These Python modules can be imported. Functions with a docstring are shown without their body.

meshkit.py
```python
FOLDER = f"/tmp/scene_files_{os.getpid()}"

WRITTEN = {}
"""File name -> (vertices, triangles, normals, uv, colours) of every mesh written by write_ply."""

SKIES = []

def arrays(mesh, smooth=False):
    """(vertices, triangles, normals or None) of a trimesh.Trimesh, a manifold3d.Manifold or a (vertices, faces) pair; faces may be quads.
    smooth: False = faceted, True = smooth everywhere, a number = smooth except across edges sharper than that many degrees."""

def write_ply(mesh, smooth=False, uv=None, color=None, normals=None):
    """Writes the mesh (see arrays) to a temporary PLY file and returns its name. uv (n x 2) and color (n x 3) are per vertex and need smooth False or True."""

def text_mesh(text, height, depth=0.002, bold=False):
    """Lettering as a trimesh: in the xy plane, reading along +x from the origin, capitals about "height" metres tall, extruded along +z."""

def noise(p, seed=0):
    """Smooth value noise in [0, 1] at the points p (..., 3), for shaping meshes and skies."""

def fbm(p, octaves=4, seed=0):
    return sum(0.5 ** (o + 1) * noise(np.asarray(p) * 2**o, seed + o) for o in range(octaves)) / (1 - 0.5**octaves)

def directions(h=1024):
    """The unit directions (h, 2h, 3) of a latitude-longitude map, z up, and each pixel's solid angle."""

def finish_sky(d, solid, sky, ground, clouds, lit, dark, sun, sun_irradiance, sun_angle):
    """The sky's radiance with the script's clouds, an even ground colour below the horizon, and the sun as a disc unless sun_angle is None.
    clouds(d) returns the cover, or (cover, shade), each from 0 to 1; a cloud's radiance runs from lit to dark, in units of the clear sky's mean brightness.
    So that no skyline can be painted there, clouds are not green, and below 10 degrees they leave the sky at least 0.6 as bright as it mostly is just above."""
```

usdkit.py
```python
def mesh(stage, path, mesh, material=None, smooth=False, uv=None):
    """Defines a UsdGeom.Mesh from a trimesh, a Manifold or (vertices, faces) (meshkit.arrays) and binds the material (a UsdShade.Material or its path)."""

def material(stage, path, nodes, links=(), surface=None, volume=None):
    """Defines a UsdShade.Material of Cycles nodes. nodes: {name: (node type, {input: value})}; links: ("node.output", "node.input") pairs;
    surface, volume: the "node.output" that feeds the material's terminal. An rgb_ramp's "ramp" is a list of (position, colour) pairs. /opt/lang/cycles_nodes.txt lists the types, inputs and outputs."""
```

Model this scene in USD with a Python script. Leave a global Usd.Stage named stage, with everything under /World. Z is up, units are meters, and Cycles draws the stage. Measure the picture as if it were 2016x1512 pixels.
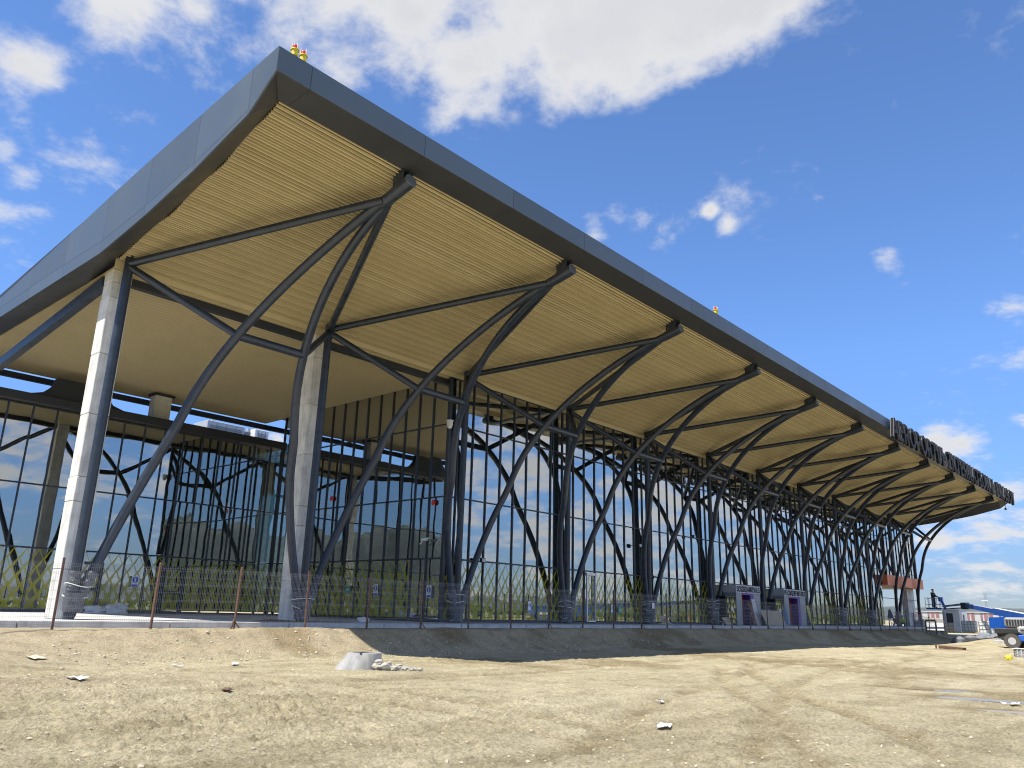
import math, random
import numpy as np, trimesh, manifold3d
import usdkit, meshkit
from meshkit import fbm, noise
from pxr import Usd, UsdGeom, UsdLux, UsdShade, Gf, Sdf

stage = Usd.Stage.CreateInMemory()
UsdGeom.SetStageUpAxis(stage, UsdGeom.Tokens.z)
UsdGeom.SetStageMetersPerUnit(stage, 1.0)
UsdGeom.Xform.Define(stage, '/World')
UsdGeom.Scope.Define(stage, '/World/Looks')
rng = np.random.default_rng(7)
random.seed(7)

# ------------------------------------------------------------------ camera, sky, sun
cam = UsdGeom.Camera.Define(stage, '/World/camera')
R_, U_, F_ = (0.65580, -0.75455, 0.02464), (-0.22350, -0.16290, 0.96100), (0.72110, 0.63570, 0.27540)
EYE = (0.0, 0.0, 0.6408)
cam.AddTransformOp().Set(Gf.Matrix4d(*R_, 0, *U_, 0, *(-c for c in F_), 0, *EYE, 1))
cam.CreateFocalLengthAttr(27.80); cam.CreateHorizontalApertureAttr(36.0); cam.CreateVerticalApertureAttr(27.0)
cam.CreateClippingRangeAttr(Gf.Vec2f(0.1, 60000)); cam.CreateExposureAttr(1.2)

SUN = np.array([-1.0, 0.18, 1.85]); SUN /= np.linalg.norm(SUN)
SKY_STRENGTH, SUN_INTENSITY = 0.11, 0.95
sun = UsdLux.DistantLight.Define(stage, '/World/sun_light')
sun.CreateAngleAttr(0.53); sun.CreateIntensityAttr(SUN_INTENSITY); sun.CreateNormalizeAttr(True); sun.CreateColorAttr(Gf.Vec3f(1.0, 0.95, 0.87))
zz = SUN; xx = np.cross([0, 0, 1], zz); xx /= np.linalg.norm(xx); yy = np.cross(zz, xx)
sun.AddTransformOp().Set(Gf.Matrix4d(*xx, 0, *yy, 0, *zz, 0, 0, 0, 60, 1))

CLOUDS = [(0.3734,0.6788,0.6323,.05),(0.4184,0.6153,0.6681,.085),(0.4894,0.5911,0.6412,.075),(0.5373,0.5719,0.6199,.065),(0.5641,0.5174,0.6436,.085),(0.5821,0.5634,0.5863,.045),
 (0.6125,0.5492,0.5686,.03),(0.6172,0.4694,0.6315,.075),(0.6257,0.4183,0.6584,.085),(0.6667,0.4255,0.612,.05),(0.6646,0.356,0.6569,.075),(0.7053,0.3222,0.6315,.045),(0.6987,0.2875,0.6551,.07),(0.7185,0.2447,0.651,.05),
 (0.4508,0.6494,0.6124,.05),(0.307,0.7118,0.6318,.06),(0.2327,0.7563,0.6115,.05),(0.1889,0.834,0.5184,.035),(0.1806,0.8518,0.4917,.033),(0.192,0.8756,0.4432,.016),(0.2108,0.8799,0.4258,.018),
 (0.7284,0.5093,0.4584,.024),(0.738,0.4857,0.4685,.024),(0.7552,0.4676,0.4594,.022),(0.7768,0.449,0.4416,.02),(0.7943,0.3889,0.4668,.008),(0.8097,0.3764,0.4502,.010),(0.891,0.2288,0.3921,.017),
 (0.9382,0.1212,0.3243,.024),(0.9339,0.1387,0.3296,.016),(0.9633,0.1971,0.1824,.028),(0.9685,0.1795,0.1728,.022),(0.9807,0.1726,0.0918,.03),(0.983,0.1531,0.1017,.038),(0.9792,0.1889,0.0735,.022),
 (0.9708,0.2255,0.0822,.02),(0.9773,0.2059,0.0498,.03),(0.9834,0.1731,0.055,.03),(0.5185,0.8337,0.1903,.012),
 # clouds added out of view to lift the shaded fill and brighten glass reflections
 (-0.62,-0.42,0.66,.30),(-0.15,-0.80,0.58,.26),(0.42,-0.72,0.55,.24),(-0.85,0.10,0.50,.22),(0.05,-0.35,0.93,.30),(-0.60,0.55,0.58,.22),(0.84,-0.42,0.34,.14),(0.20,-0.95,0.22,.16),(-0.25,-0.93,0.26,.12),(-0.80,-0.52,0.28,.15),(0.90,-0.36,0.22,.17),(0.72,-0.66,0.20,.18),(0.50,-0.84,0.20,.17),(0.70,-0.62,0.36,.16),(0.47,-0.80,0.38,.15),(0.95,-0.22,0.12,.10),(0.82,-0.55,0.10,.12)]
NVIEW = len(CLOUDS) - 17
nodes = {'tc': ('texture_coordinate', {}),
         'sky': ('sky_texture', {'sky_type': 'single_scattering', 'sun_disc': False, 'sun_elevation': float(math.asin(SUN[2])), 'sun_rotation': float(math.atan2(SUN[0], SUN[1])), 'air_density': 1.0, 'aerosol_density': 0.0, 'ozone_density': 10.0, 'altitude': 2000.0}),
         'sep': ('separate_xyz', {}), 'zc': ('math', {'math_type': 'maximum', 'value2': 0.0}), 'zp': ('math', {'math_type': 'add', 'value2': 0.22}),
         'comb': ('combine_xyz', {}), 'pl': ('vector_math', {'math_type': 'divide'}),
         'n1': ('noise_texture', {'scale': 4.6, 'detail': 11.0, 'roughness': 0.62, 'distortion': 0.12}),
         'n2': ('noise_texture', {'scale': 0.9, 'detail': 3.0, 'roughness': 0.5}),
         'n3': ('noise_texture', {'scale': 3.6, 'detail': 7.0, 'roughness': 0.55})}
links = [('tc.generated', 'sep.vector'), ('sep.z', 'zc.value1'), ('zc.value', 'zp.value1'), ('zp.value', 'comb.x'), ('zp.value', 'comb.y'), ('zp.value', 'comb.z'),
         ('tc.generated', 'pl.vector1'), ('comb.vector', 'pl.vector2'), ('pl.vector', 'n1.vector'), ('pl.vector', 'n2.vector'), ('pl.vector', 'n3.vector')]
# broad cover from large noise, then the clouds in view and the added ones
nodes['bn'] = ('map_range', {'range_type': 'smoothstep', 'from_min': 0.56, 'from_max': 0.80, 'to_min': 0.0, 'to_max': 0.38, 'clamp': True}); links += [('n2.fac', 'bn.value')]
prev = 'bn.result'
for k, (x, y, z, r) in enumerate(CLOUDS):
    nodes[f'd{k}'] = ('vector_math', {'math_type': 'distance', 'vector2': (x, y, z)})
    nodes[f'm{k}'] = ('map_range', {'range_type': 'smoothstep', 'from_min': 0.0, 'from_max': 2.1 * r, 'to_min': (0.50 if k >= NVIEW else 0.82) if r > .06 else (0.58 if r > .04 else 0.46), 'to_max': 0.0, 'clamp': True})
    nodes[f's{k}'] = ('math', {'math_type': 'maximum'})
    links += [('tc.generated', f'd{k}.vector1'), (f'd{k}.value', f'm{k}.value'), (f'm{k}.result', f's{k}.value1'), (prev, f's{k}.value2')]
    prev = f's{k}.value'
nodes.update({'nm': ('math', {'math_type': 'multiply_add', 'value2': 2.1, 'value3': -1.25}), 'sum': ('math', {'math_type': 'add'}), 'cov': ('map_range', {'range_type': 'smoothstep', 'from_min': 0.0, 'from_max': 0.50, 'to_min': 0.0, 'to_max': 1.0, 'clamp': True}),
              'sh': ('map_range', {'range_type': 'smoothstep', 'from_min': 0.1, 'from_max': 0.9, 'to_min': 0.0, 'to_max': 1.0, 'clamp': True}),
              'shn': ('math', {'math_type': 'multiply'}),
              'cc': ('mix', {'color1': (3.35, 3.35, 3.4), 'color2': (2.0, 2.1, 2.4)}),
              'hz': ('map_range', {'from_min': 0.0, 'from_max': 0.4, 'to_min': 0.0, 'to_max': 1.0, 'clamp': True}), 'hzc': ('rgb_ramp', {'ramp': [(0.0, (0.31, 0.275, 0.285)), (0.12, (0.42, 0.385, 0.40)), (0.35, (0.69, 0.655, 0.655)), (0.75, (0.97, 0.97, 0.97)), (1.0, (1.0, 1.0, 1.0))]}), 'sk2': ('mix', {'mix_type': 'multiply', 'fac': 1.0}), 'mx': ('mix', {}), 'bg': ('background_shader', {'strength': SKY_STRENGTH})})
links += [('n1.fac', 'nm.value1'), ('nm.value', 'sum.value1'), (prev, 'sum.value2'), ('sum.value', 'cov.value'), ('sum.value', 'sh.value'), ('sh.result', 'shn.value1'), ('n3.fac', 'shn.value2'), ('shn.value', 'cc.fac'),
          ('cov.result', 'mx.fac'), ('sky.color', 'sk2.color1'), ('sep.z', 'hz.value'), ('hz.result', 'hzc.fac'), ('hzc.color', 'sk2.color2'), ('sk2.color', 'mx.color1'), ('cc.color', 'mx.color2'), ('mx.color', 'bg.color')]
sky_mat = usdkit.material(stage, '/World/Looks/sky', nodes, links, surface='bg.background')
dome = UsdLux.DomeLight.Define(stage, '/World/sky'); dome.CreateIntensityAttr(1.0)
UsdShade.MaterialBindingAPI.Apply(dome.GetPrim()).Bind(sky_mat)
dome.GetPrim().SetCustomDataByKey('kind', 'structure')

# ------------------------------------------------------------------ materials
def mat(name, nodes, links, surface):
    return usdkit.material(stage, '/World/Looks/' + name, nodes, links, surface=surface)
def pm(name, color, rough=0.6, metallic=0.0, var=0.12, vscale=3.0, bump=None, spec=0.5, fine=None, coat=0.0):
    """principled material with tone variation by two noises of the place and an optional fine relief"""
    c = np.array(color, float)
    n = {'g': ('geometry', {}), 'n1': ('noise_texture', {'scale': vscale, 'detail': 6.0, 'roughness': 0.62}),
         'r': ('rgb_ramp', {'ramp': [(0.25, tuple(np.clip(c * (1 - var), 0, 1))), (0.5, tuple(c)), (0.75, tuple(np.clip(c * (1 + var), 0, 1)))]}),
         'p': ('principled_bsdf', {'roughness': rough, 'metallic': metallic, 'specular_ior_level': spec, 'coat_weight': coat})}
    l = [('g.position', 'n1.vector'), ('n1.fac', 'r.fac'), ('r.color', 'p.base_color')]
    n['rm'] = ('map_range', {'from_min': 0.3, 'from_max': 0.7, 'to_min': max(rough - .08, .02), 'to_max': min(rough + .1, 1)}); l += [('n1.fac', 'rm.value'), ('rm.result', 'p.roughness')]
    if bump:
        n['n2'] = ('noise_texture', {'scale': bump[0], 'detail': 5.0, 'roughness': 0.6}); n['b'] = ('bump', {'strength': bump[1], 'distance': bump[2]})
        l += [('g.position', 'n2.vector'), ('n2.fac', 'b.height'), ('b.normal', 'p.normal')]
    return mat(name, n, l, 'p.BSDF')

STEEL = pm('anthracite_steel', (0.023, 0.031, 0.045), 0.34, var=0.25, vscale=2.2, spec=0.45)
CAP = pm('steel_cap', (0.085, 0.105, 0.13), 0.42, var=0.1)
PANEL = [pm(f'anthracite_panel_{k}', tuple(np.array((0.062, 0.082, 0.106)) * s), 0.45, metallic=0.0, spec=0.35, var=0.05, vscale=0.5) for k, s in enumerate((0.94, 1.0, 1.06))]
BORDER = pm('border_panel', (0.036, 0.038, 0.042), 0.42, var=0.05, vscale=0.6)
DARK = pm('dark_metal', (0.018, 0.020, 0.024), 0.5)
BACKING = pm('black_backing', (0.010, 0.010, 0.010), 0.9)
SLAT = [pm(f'tan_slat_{k}', c, 0.5, var=0.06, vscale=1.0) for k, c in enumerate([(0.50, 0.42, 0.25), (0.545, 0.46, 0.28), (0.455, 0.38, 0.22)])]
MULLION = pm('mullion', (0.022, 0.027, 0.036), 0.4)
def concrete(name, c, streak=0.25):
    c = np.array(c, float)
    n = {'g': ('geometry', {}), 'n1': ('noise_texture', {'scale': 1.6, 'detail': 8.0, 'roughness': 0.65}), 'mp': ('mapping', {'scale': (5.0, 5.0, 0.5)}), 'n2': ('noise_texture', {'scale': 1.3, 'detail': 5.0, 'roughness': 0.6}),
         'v': ('voronoi_texture', {'scale': 2.2, 'randomness': 1.0}), 'vr': ('map_range', {'from_min': 0.03, 'from_max': 0.09, 'to_min': 0.55, 'to_max': 1.0, 'clamp': True}),
         'r1': ('rgb_ramp', {'ramp': [(0.25, tuple(c * 0.68)), (0.5, tuple(c)), (0.72, tuple(c * 1.2))]}), 'r2': ('rgb_ramp', {'ramp': [(0.3, (1 - streak,) * 3), (0.6, (1.0, 1.0, 1.0))]}),
         'm': ('mix', {'mix_type': 'multiply', 'fac': 1.0}), 'm2': ('mix', {'mix_type': 'multiply', 'fac': 0.45}), 'n3': ('noise_texture', {'scale': 45.0, 'detail': 4.0}), 'b': ('bump', {'strength': 0.35, 'distance': 0.01}),
         'p': ('principled_bsdf', {'roughness': 0.85, 'specular_ior_level': 0.25})}
    l = [('g.position', 'n1.vector'), ('g.position', 'mp.vector'), ('mp.vector', 'n2.vector'), ('g.position', 'v.vector'), ('v.distance', 'vr.value'), ('n1.fac', 'r1.fac'), ('n2.fac', 'r2.fac'), ('r1.color', 'm.color1'), ('r2.color', 'm.color2'),
         ('m.color', 'm2.color1'), ('vr.result', 'm2.color2'), ('m2.color', 'p.base_color'), ('g.position', 'n3.vector'), ('n3.fac', 'b.height'), ('b.normal', 'p.normal')]
    return mat(name, n, l, 'p.BSDF')
CONC = [concrete(f'cast_concrete_{k}', np.array((0.60, 0.585, 0.535)) * s) for k, s in enumerate((0.94, 1.0, 1.05))]
SLABM = concrete('slab_concrete', (0.47, 0.47, 0.455), 0.12)
KERB = concrete('kerb_concrete', (0.40, 0.40, 0.385), 0.2)
RINGM = concrete('ring_concrete', (0.31, 0.31, 0.30), 0.3)

def glass(name, tint, frit=None):
    """coated facade glass: strong mirror layer over a tinted see-through sheet; frit: axis of the printed yellow pattern"""
    n = {'g': ('geometry', {}), 'lw': ('layer_weight', {'blend': 0.5}), 'pw': ('math', {'math_type': 'power', 'value2': 2.0}), 'f': ('math', {'math_type': 'multiply_add', 'value2': 0.52, 'value3': 0.46}),
         'nz': ('noise_texture', {'scale': 0.75, 'detail': 1.0, 'roughness': 0.4}), 'b': ('bump', {'strength': 1.0, 'distance': 0.0028}),
         'gl': ('glossy_bsdf', {'color': (0.93, 0.93, 0.92), 'roughness': 0.0}), 'tr': ('transparent_bsdf', {'color': tint}), 'mx': ('mix_closure', {})}
    l = [('g.position', 'nz.vector'), ('nz.fac', 'b.height'), ('b.normal', 'gl.normal'), ('lw.facing', 'pw.value1'), ('pw.value', 'f.value1'), ('f.value', 'mx.fac'), ('gl.BSDF', 'mx.closure2')]
    if not frit:
        return mat(name, n, l + [('tr.BSDF', 'mx.closure1')], 'mx.closure')
    H, W = 0.43, 0.5625
    n.update({'sp': ('separate_xyz', {}), 'u': ('math', {'math_type': 'divide', 'value2': W}), 'vz': ('math', {'math_type': 'divide', 'value2': H}),
              'row': ('math', {'math_type': 'floor'}), 'v': ('math', {'math_type': 'fraction'}), 'hr': ('math', {'math_type': 'multiply', 'value2': 0.5}), 'uo': ('math', {'math_type': 'add'}), 'uf': ('math', {'math_type': 'fraction'}),
              # broad leaning leaf: centre line runs from u=.1 at the foot to u=.5 at the head
              'c1': ('math', {'math_type': 'multiply_add', 'value2': 0.42, 'value3': 0.10}), 'd1': ('math', {'math_type': 'subtract'}), 'a1': ('math', {'math_type': 'absolute'}),
              'w1': ('math', {'math_type': 'multiply_add', 'value2': -0.022, 'value3': 0.255}), 'wv': ('math', {'math_type': 'multiply_add', 'value2': -0.09, 'value3': 0.0}), 'ww': ('math', {'math_type': 'add'}), 'l1': ('math', {'math_type': 'less_than'}),
              'c2': ('math', {'math_type': 'multiply_add', 'value2': -0.38, 'value3': 0.94}), 'd2': ('math', {'math_type': 'subtract'}), 'a2': ('math', {'math_type': 'absolute'}), 'w2': ('math', {'math_type': 'multiply_add', 'value2': -0.026, 'value3': 0.19}), 'l2': ('math', {'math_type': 'less_than'}),
              'or': ('math', {'math_type': 'maximum'}), 'df': ('diffuse_bsdf', {'color': (0.52, 0.49, 0.035)}), 'tl': ('translucent_bsdf', {'color': (0.52, 0.49, 0.035)}), 'dt': ('mix_closure', {'fac': 0.35}), 'mf': ('mix_closure', {}), 'mk': ('math', {'math_type': 'multiply', 'value2': 0.80})})
    ax = 'x' if frit == 'x' else 'y'
    l += [('g.position', 'sp.vector'), (f'sp.{ax}', 'u.value1'), ('sp.z', 'vz.value1'), ('vz.value', 'row.value1'), ('vz.value', 'v.value1'), ('row.value', 'hr.value1'), ('u.value', 'uo.value1'), ('hr.value', 'uo.value2'), ('uo.value', 'uf.value1'),
          ('v.value', 'c1.value1'), ('uf.value', 'd1.value1'), ('c1.value', 'd1.value2'), ('d1.value', 'a1.value1'), ('row.value', 'w1.value1'), ('v.value', 'wv.value1'), ('w1.value', 'ww.value1'), ('wv.value', 'ww.value2'), ('a1.value', 'l1.value1'), ('ww.value', 'l1.value2'),
          ('v.value', 'c2.value1'), ('uf.value', 'd2.value1'), ('c2.value', 'd2.value2'), ('d2.value', 'a2.value1'), ('row.value', 'w2.value1'), ('a2.value', 'l2.value1'), ('w2.value', 'l2.value2'), ('l1.value', 'or.value1'), ('l2.value', 'or.value2'),
          ('df.BSDF', 'dt.closure1'), ('tl.BSDF', 'dt.closure2'), ('tr.BSDF', 'mx.closure1'), ('or.value', 'mk.value1'), ('mk.value', 'mf.fac'), ('mx.closure', 'mf.closure1'), ('dt.closure', 'mf.closure2')]
    return mat(name, n, l, 'mf.closure')
TINT = (0.50, 0.58, 0.54)
GLASS = glass('facade_glass', TINT); FRIT_X = glass('fritted_glass_long', TINT, 'x'); FRIT_Y = glass('fritted_glass_side', TINT, 'y')
CLEAR = pm('plain_pane', (0.05, 0.06, 0.07), 0.08)
YELLOW = pm('yellow_paint', (0.55, 0.46, 0.02), 0.5)
WHITE = pm('white_paint', (0.62, 0.62, 0.61), 0.5, var=0.06); GREY = pm('grey_paint', (0.20, 0.21, 0.215), 0.5); LGREY = pm('light_grey_metal', (0.36, 0.37, 0.38), 0.45, var=0.08)
RUST = pm('rusty_steel', (0.105, 0.055, 0.035), 0.8, var=0.45, vscale=9.0, bump=(60, 0.3, 0.004)); WIRE = pm('galvanised_wire', (0.20, 0.205, 0.21), 0.5, metallic=0.2)
BLUE = pm('blue_paint', (0.010, 0.085, 0.42), 0.4); RED = pm('red_lens', (0.55, 0.03, 0.02), 0.25); ORANGE = pm('orange_cladding', (0.50, 0.13, 0.05), 0.5, var=0.15); ORANGE2 = pm('orange_cladding_light', (0.58, 0.19, 0.10), 0.5, var=0.15)
PURPLE = pm('purple_paint', (0.075, 0.03, 0.19), 0.5); DOORRED = pm('dark_red_door', (0.16, 0.022, 0.012), 0.5); PLY = pm('plywood', (0.48, 0.40, 0.30), 0.8, var=0.15, vscale=2.5); WOOD = pm('raw_timber', (0.50, 0.38, 0.22), 0.8, var=0.25, vscale=6)
FILM = pm('grey_stretch_film', (0.075, 0.08, 0.09), 0.28, var=0.35, vscale=5.0, bump=(14, 0.9, 0.05)); TAPE = pm('white_tape', (0.66, 0.66, 0.63), 0.5); RUBBER = pm('rubber', (0.07, 0.065, 0.06), 0.85); SHEETING = pm('white_sheeting', (0.62, 0.63, 0.62), 0.5, var=0.12, bump=(9, 0.8, 0.05))
SIGNBLUE = pm('sign_blue', (0.02, 0.06, 0.38), 0.5, var=0.03); SIGNGREEN = pm('sign_green', (0.02, 0.24, 0.12), 0.5, var=0.03); BLACKP = pm('black_print', (0.012, 0.012, 0.013), 0.6, spec=0.25); LETTERSIDE = pm('letter_return', (0.012, 0.012, 0.013), 0.75, spec=0.15); TRIM = pm('letter_trim', (0.13, 0.135, 0.145), 0.35)
SKIN = pm('skin', (0.45, 0.27, 0.19), 0.6); CLOTHDARK = pm('dark_cloth', (0.035, 0.045, 0.04), 0.9); CLOTHBLUE = pm('navy_cloth', (0.03, 0.05, 0.12), 0.9); HIVIS = pm('hi_vis_cloth', (0.45, 0.62, 0.03), 0.8); CLOTHMAROON = pm('maroon_cloth', (0.16, 0.04, 0.04), 0.9); HAIR = pm('dark_hair', (0.02, 0.015, 0.012), 0.7)
INTFLOOR = pm('interior_floor', (0.32, 0.32, 0.31), 0.35); INTWALL = pm('interior_wall', (0.20, 0.21, 0.21), 0.8); INTCEIL = pm('interior_ceiling', (0.30, 0.25, 0.16), 0.8)
TERRA = pm('terracotta', (0.42, 0.16, 0.08), 0.8); BRICKO = pm('orange_blocks', (0.52, 0.26, 0.12), 0.8, var=0.2); STONEM = pm('pale_stone', (0.44, 0.38, 0.28), 0.9, var=0.3, vscale=14); MORTAR = pm('mortar', (0.36, 0.34, 0.29), 0.95, var=0.25, vscale=8, bump=(30, .6, .03))
LEAF = pm('foliage', (0.055, 0.085, 0.022), 0.8, var=0.5, vscale=0.5); HILL = mat('far_hills', {'g': ('geometry', {}), 'sp': ('separate_xyz', {}), 'n': ('noise_texture', {'scale': 0.006, 'detail': 8.0, 'roughness': 0.7}), 'nm': ('math', {'math_type': 'multiply_add', 'value2': 500.0}), 'r': ('map_range', {'range_type': 'smoothstep', 'from_min': 820.0, 'from_max': 1000.0, 'clamp': True}), 'rc': ('rgb_ramp', {'ramp': [(0.3, (0.055, 0.075, 0.075)), (0.7, (0.12, 0.13, 0.13))]}), 'm': ('mix', {'color2': (0.42, 0.44, 0.47)}), 'p': ('principled_bsdf', {'roughness': 0.95, 'specular_ior_level': 0.1})},
    [('g.position', 'sp.vector'), ('g.position', 'n.vector'), ('n.fac', 'nm.value1'), ('sp.z', 'nm.value3'), ('nm.value', 'r.value'), ('n.fac', 'rc.fac'), ('rc.color', 'm.color1'), ('r.result', 'm.fac'), ('m.color', 'p.base_color')], 'p.BSDF')

def dirt():
    n = {'at': ('attribute', {'attribute': 'damp'}), 'dk': ('mix', {'mix_type': 'multiply', 'color2': (0.66, 0.62, 0.55)}), 'g': ('geometry', {}), 'sp': ('separate_xyz', {}), 'n1': ('noise_texture', {'scale': 0.16, 'detail': 7.0, 'roughness': 0.65, 'distortion': 0.4}), 'n2': ('noise_texture', {'scale': 1.7, 'detail': 8.0, 'roughness': 0.7}), 'n3': ('noise_texture', {'scale': 22.0, 'detail': 6.0, 'roughness': 0.75}),
         'mp': ('mapping', {'rotation': (0, 0, 0.75), 'scale': (0.12, 1.5, 1.0)}), 'ns': ('noise_texture', {'scale': 1.0, 'detail': 6.0, 'roughness': 0.65}),
         'r1': ('rgb_ramp', {'ramp': [(0.30, (0.32, 0.265, 0.165)), (0.43, (0.445, 0.385, 0.245)), (0.55, (0.525, 0.46, 0.305)), (0.72, (0.61, 0.545, 0.375))]}),
         'r2': ('rgb_ramp', {'ramp': [(0.32, (0.66, 0.64, 0.60)), (0.5, (1, 1, 1)), (0.68, (1.22, 1.22, 1.2))]}),
         'r3': ('rgb_ramp', {'ramp': [(0.34, (0.52, 0.50, 0.46)), (0.5, (1, 1, 1)), (0.66, (1.36, 1.36, 1.35))]}),
         # the bank behind is freshly cut brown earth
         'em': ('map_range', {'range_type': 'smoothstep', 'from_min': -0.80, 'from_max': -0.55, 'to_min': 0.0, 'to_max': 0.75, 'clamp': True}), 'bk': ('mix', {'color2': (0.47, 0.39, 0.26)}),
         'add': ('math', {'math_type': 'multiply_add', 'value2': 0.45}), 'nsm': ('math', {'math_type': 'multiply', 'value2': 0.55}), 'mm': ('mix', {'mix_type': 'multiply', 'fac': 0.85}), 'mm2': ('mix', {'mix_type': 'multiply', 'fac': 0.9}),
         'ha': ('math', {'math_type': 'multiply_add', 'value2': 0.6}), 'b': ('bump', {'strength': 1.0, 'distance': 0.10}), 'p': ('principled_bsdf', {'roughness': 0.95, 'specular_ior_level': 0.12})}
    l = [('g.position', 'sp.vector'), ('g.position', 'n1.vector'), ('g.position', 'n2.vector'), ('g.position', 'n3.vector'), ('g.position', 'mp.vector'), ('mp.vector', 'ns.vector'), ('ns.fac', 'nsm.value1'), ('n1.fac', 'add.value1'), ('nsm.value', 'add.value3'), ('add.value', 'r1.fac'),
         ('n2.fac', 'r2.fac'), ('n3.fac', 'r3.fac'), ('sp.z', 'em.value'), ('em.result', 'bk.fac'), ('r1.color', 'bk.color1'), ('bk.color', 'mm.color1'), ('r2.color', 'mm.color2'), ('mm.color', 'mm2.color1'), ('r3.color', 'mm2.color2'), ('mm2.color', 'dk.color1'), ('at.fac', 'dk.fac'), ('dk.color', 'p.base_color'),
         ('n2.fac', 'ha.value1'), ('n3.fac', 'ha.value3'), ('ha.value', 'b.height'), ('b.normal', 'p.normal')]
    return mat('dry_dirt', n, l, 'p.BSDF')
DIRT = dirt()
WATER = mat('muddy_water', {'g': ('glossy_bsdf', {'color': (0.9, 0.9, 0.92), 'roughness': 0.03}), 'd': ('diffuse_bsdf', {'color': (0.22, 0.18, 0.12)}), 'm': ('mix_closure', {'fac': 0.45})}, [('d.BSDF', 'm.closure1'), ('g.BSDF', 'm.closure2')], 'm.closure')

# ------------------------------------------------------------------ helpers
_used = {}
def numbered(parent, name):
    k = _used.get((parent, name), 0); _used[(parent, name)] = k + 1
    return f'{parent}/{name}' if k == 0 else f'{parent}/{name}_{k:03d}'
def tag(p, label=None, cat=None, group=None, kind=None):
    kind = kind or ('thing' if label else None)
    for k, v in (('label', label), ('category', cat), ('group', group), ('kind', kind)):
        if v: p.SetCustomDataByKey(k, v)
    return p
def thing(name, label, cat, group=None, loc=None, rotz=0, kind=None):
    x = UsdGeom.Xform.Define(stage, numbered('/World', name))
    if loc is not None: x.AddTranslateOp().Set(Gf.Vec3d(*map(float, loc)))
    if rotz: x.AddRotateZOp().Set(float(rotz))
    return tag(x.GetPrim(), label, cat, group, kind)
def obj(name, mesh, m, parent=None, smooth=False, label=None):
    path = numbered(str(parent.GetPath()) if parent else '/World', name)
    p = usdkit.mesh(stage, path, mesh, m, smooth=smooth).GetPrim()
    if label: p.SetCustomDataByKey('label', label)
    return p
def box(x0, x1, y0, y1, z0, z1):
    v = np.array([(x, y, z) for x in (x0, x1) for y in (y0, y1) for z in (z0, z1)], float)
    f = np.array([(0, 1, 3), (0, 3, 2), (4, 6, 7), (4, 7, 5), (0, 4, 5), (0, 5, 1), (2, 3, 7), (2, 7, 6), (0, 2, 6), (0, 6, 4), (1, 5, 7), (1, 7, 3)])
    return trimesh.Trimesh(v, f, process=False)
def cat(ms): return trimesh.util.concatenate(ms)
def chamfer(x0, x1, y0, y1, z0, z1, c=0.02):
    pts = []
    for sx, a in ((1, x0), (-1, x1)):
        for sy, b in ((1, y0), (-1, y1)):
            for sz, d in ((1, z0), (-1, z1)):
                pts += [(a + sx * c, b + sy * c, d), (a + sx * c, b, d + sz * c), (a, b + sy * c, d + sz * c)]
    return trimesh.convex.convex_hull(np.array(pts))
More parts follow.
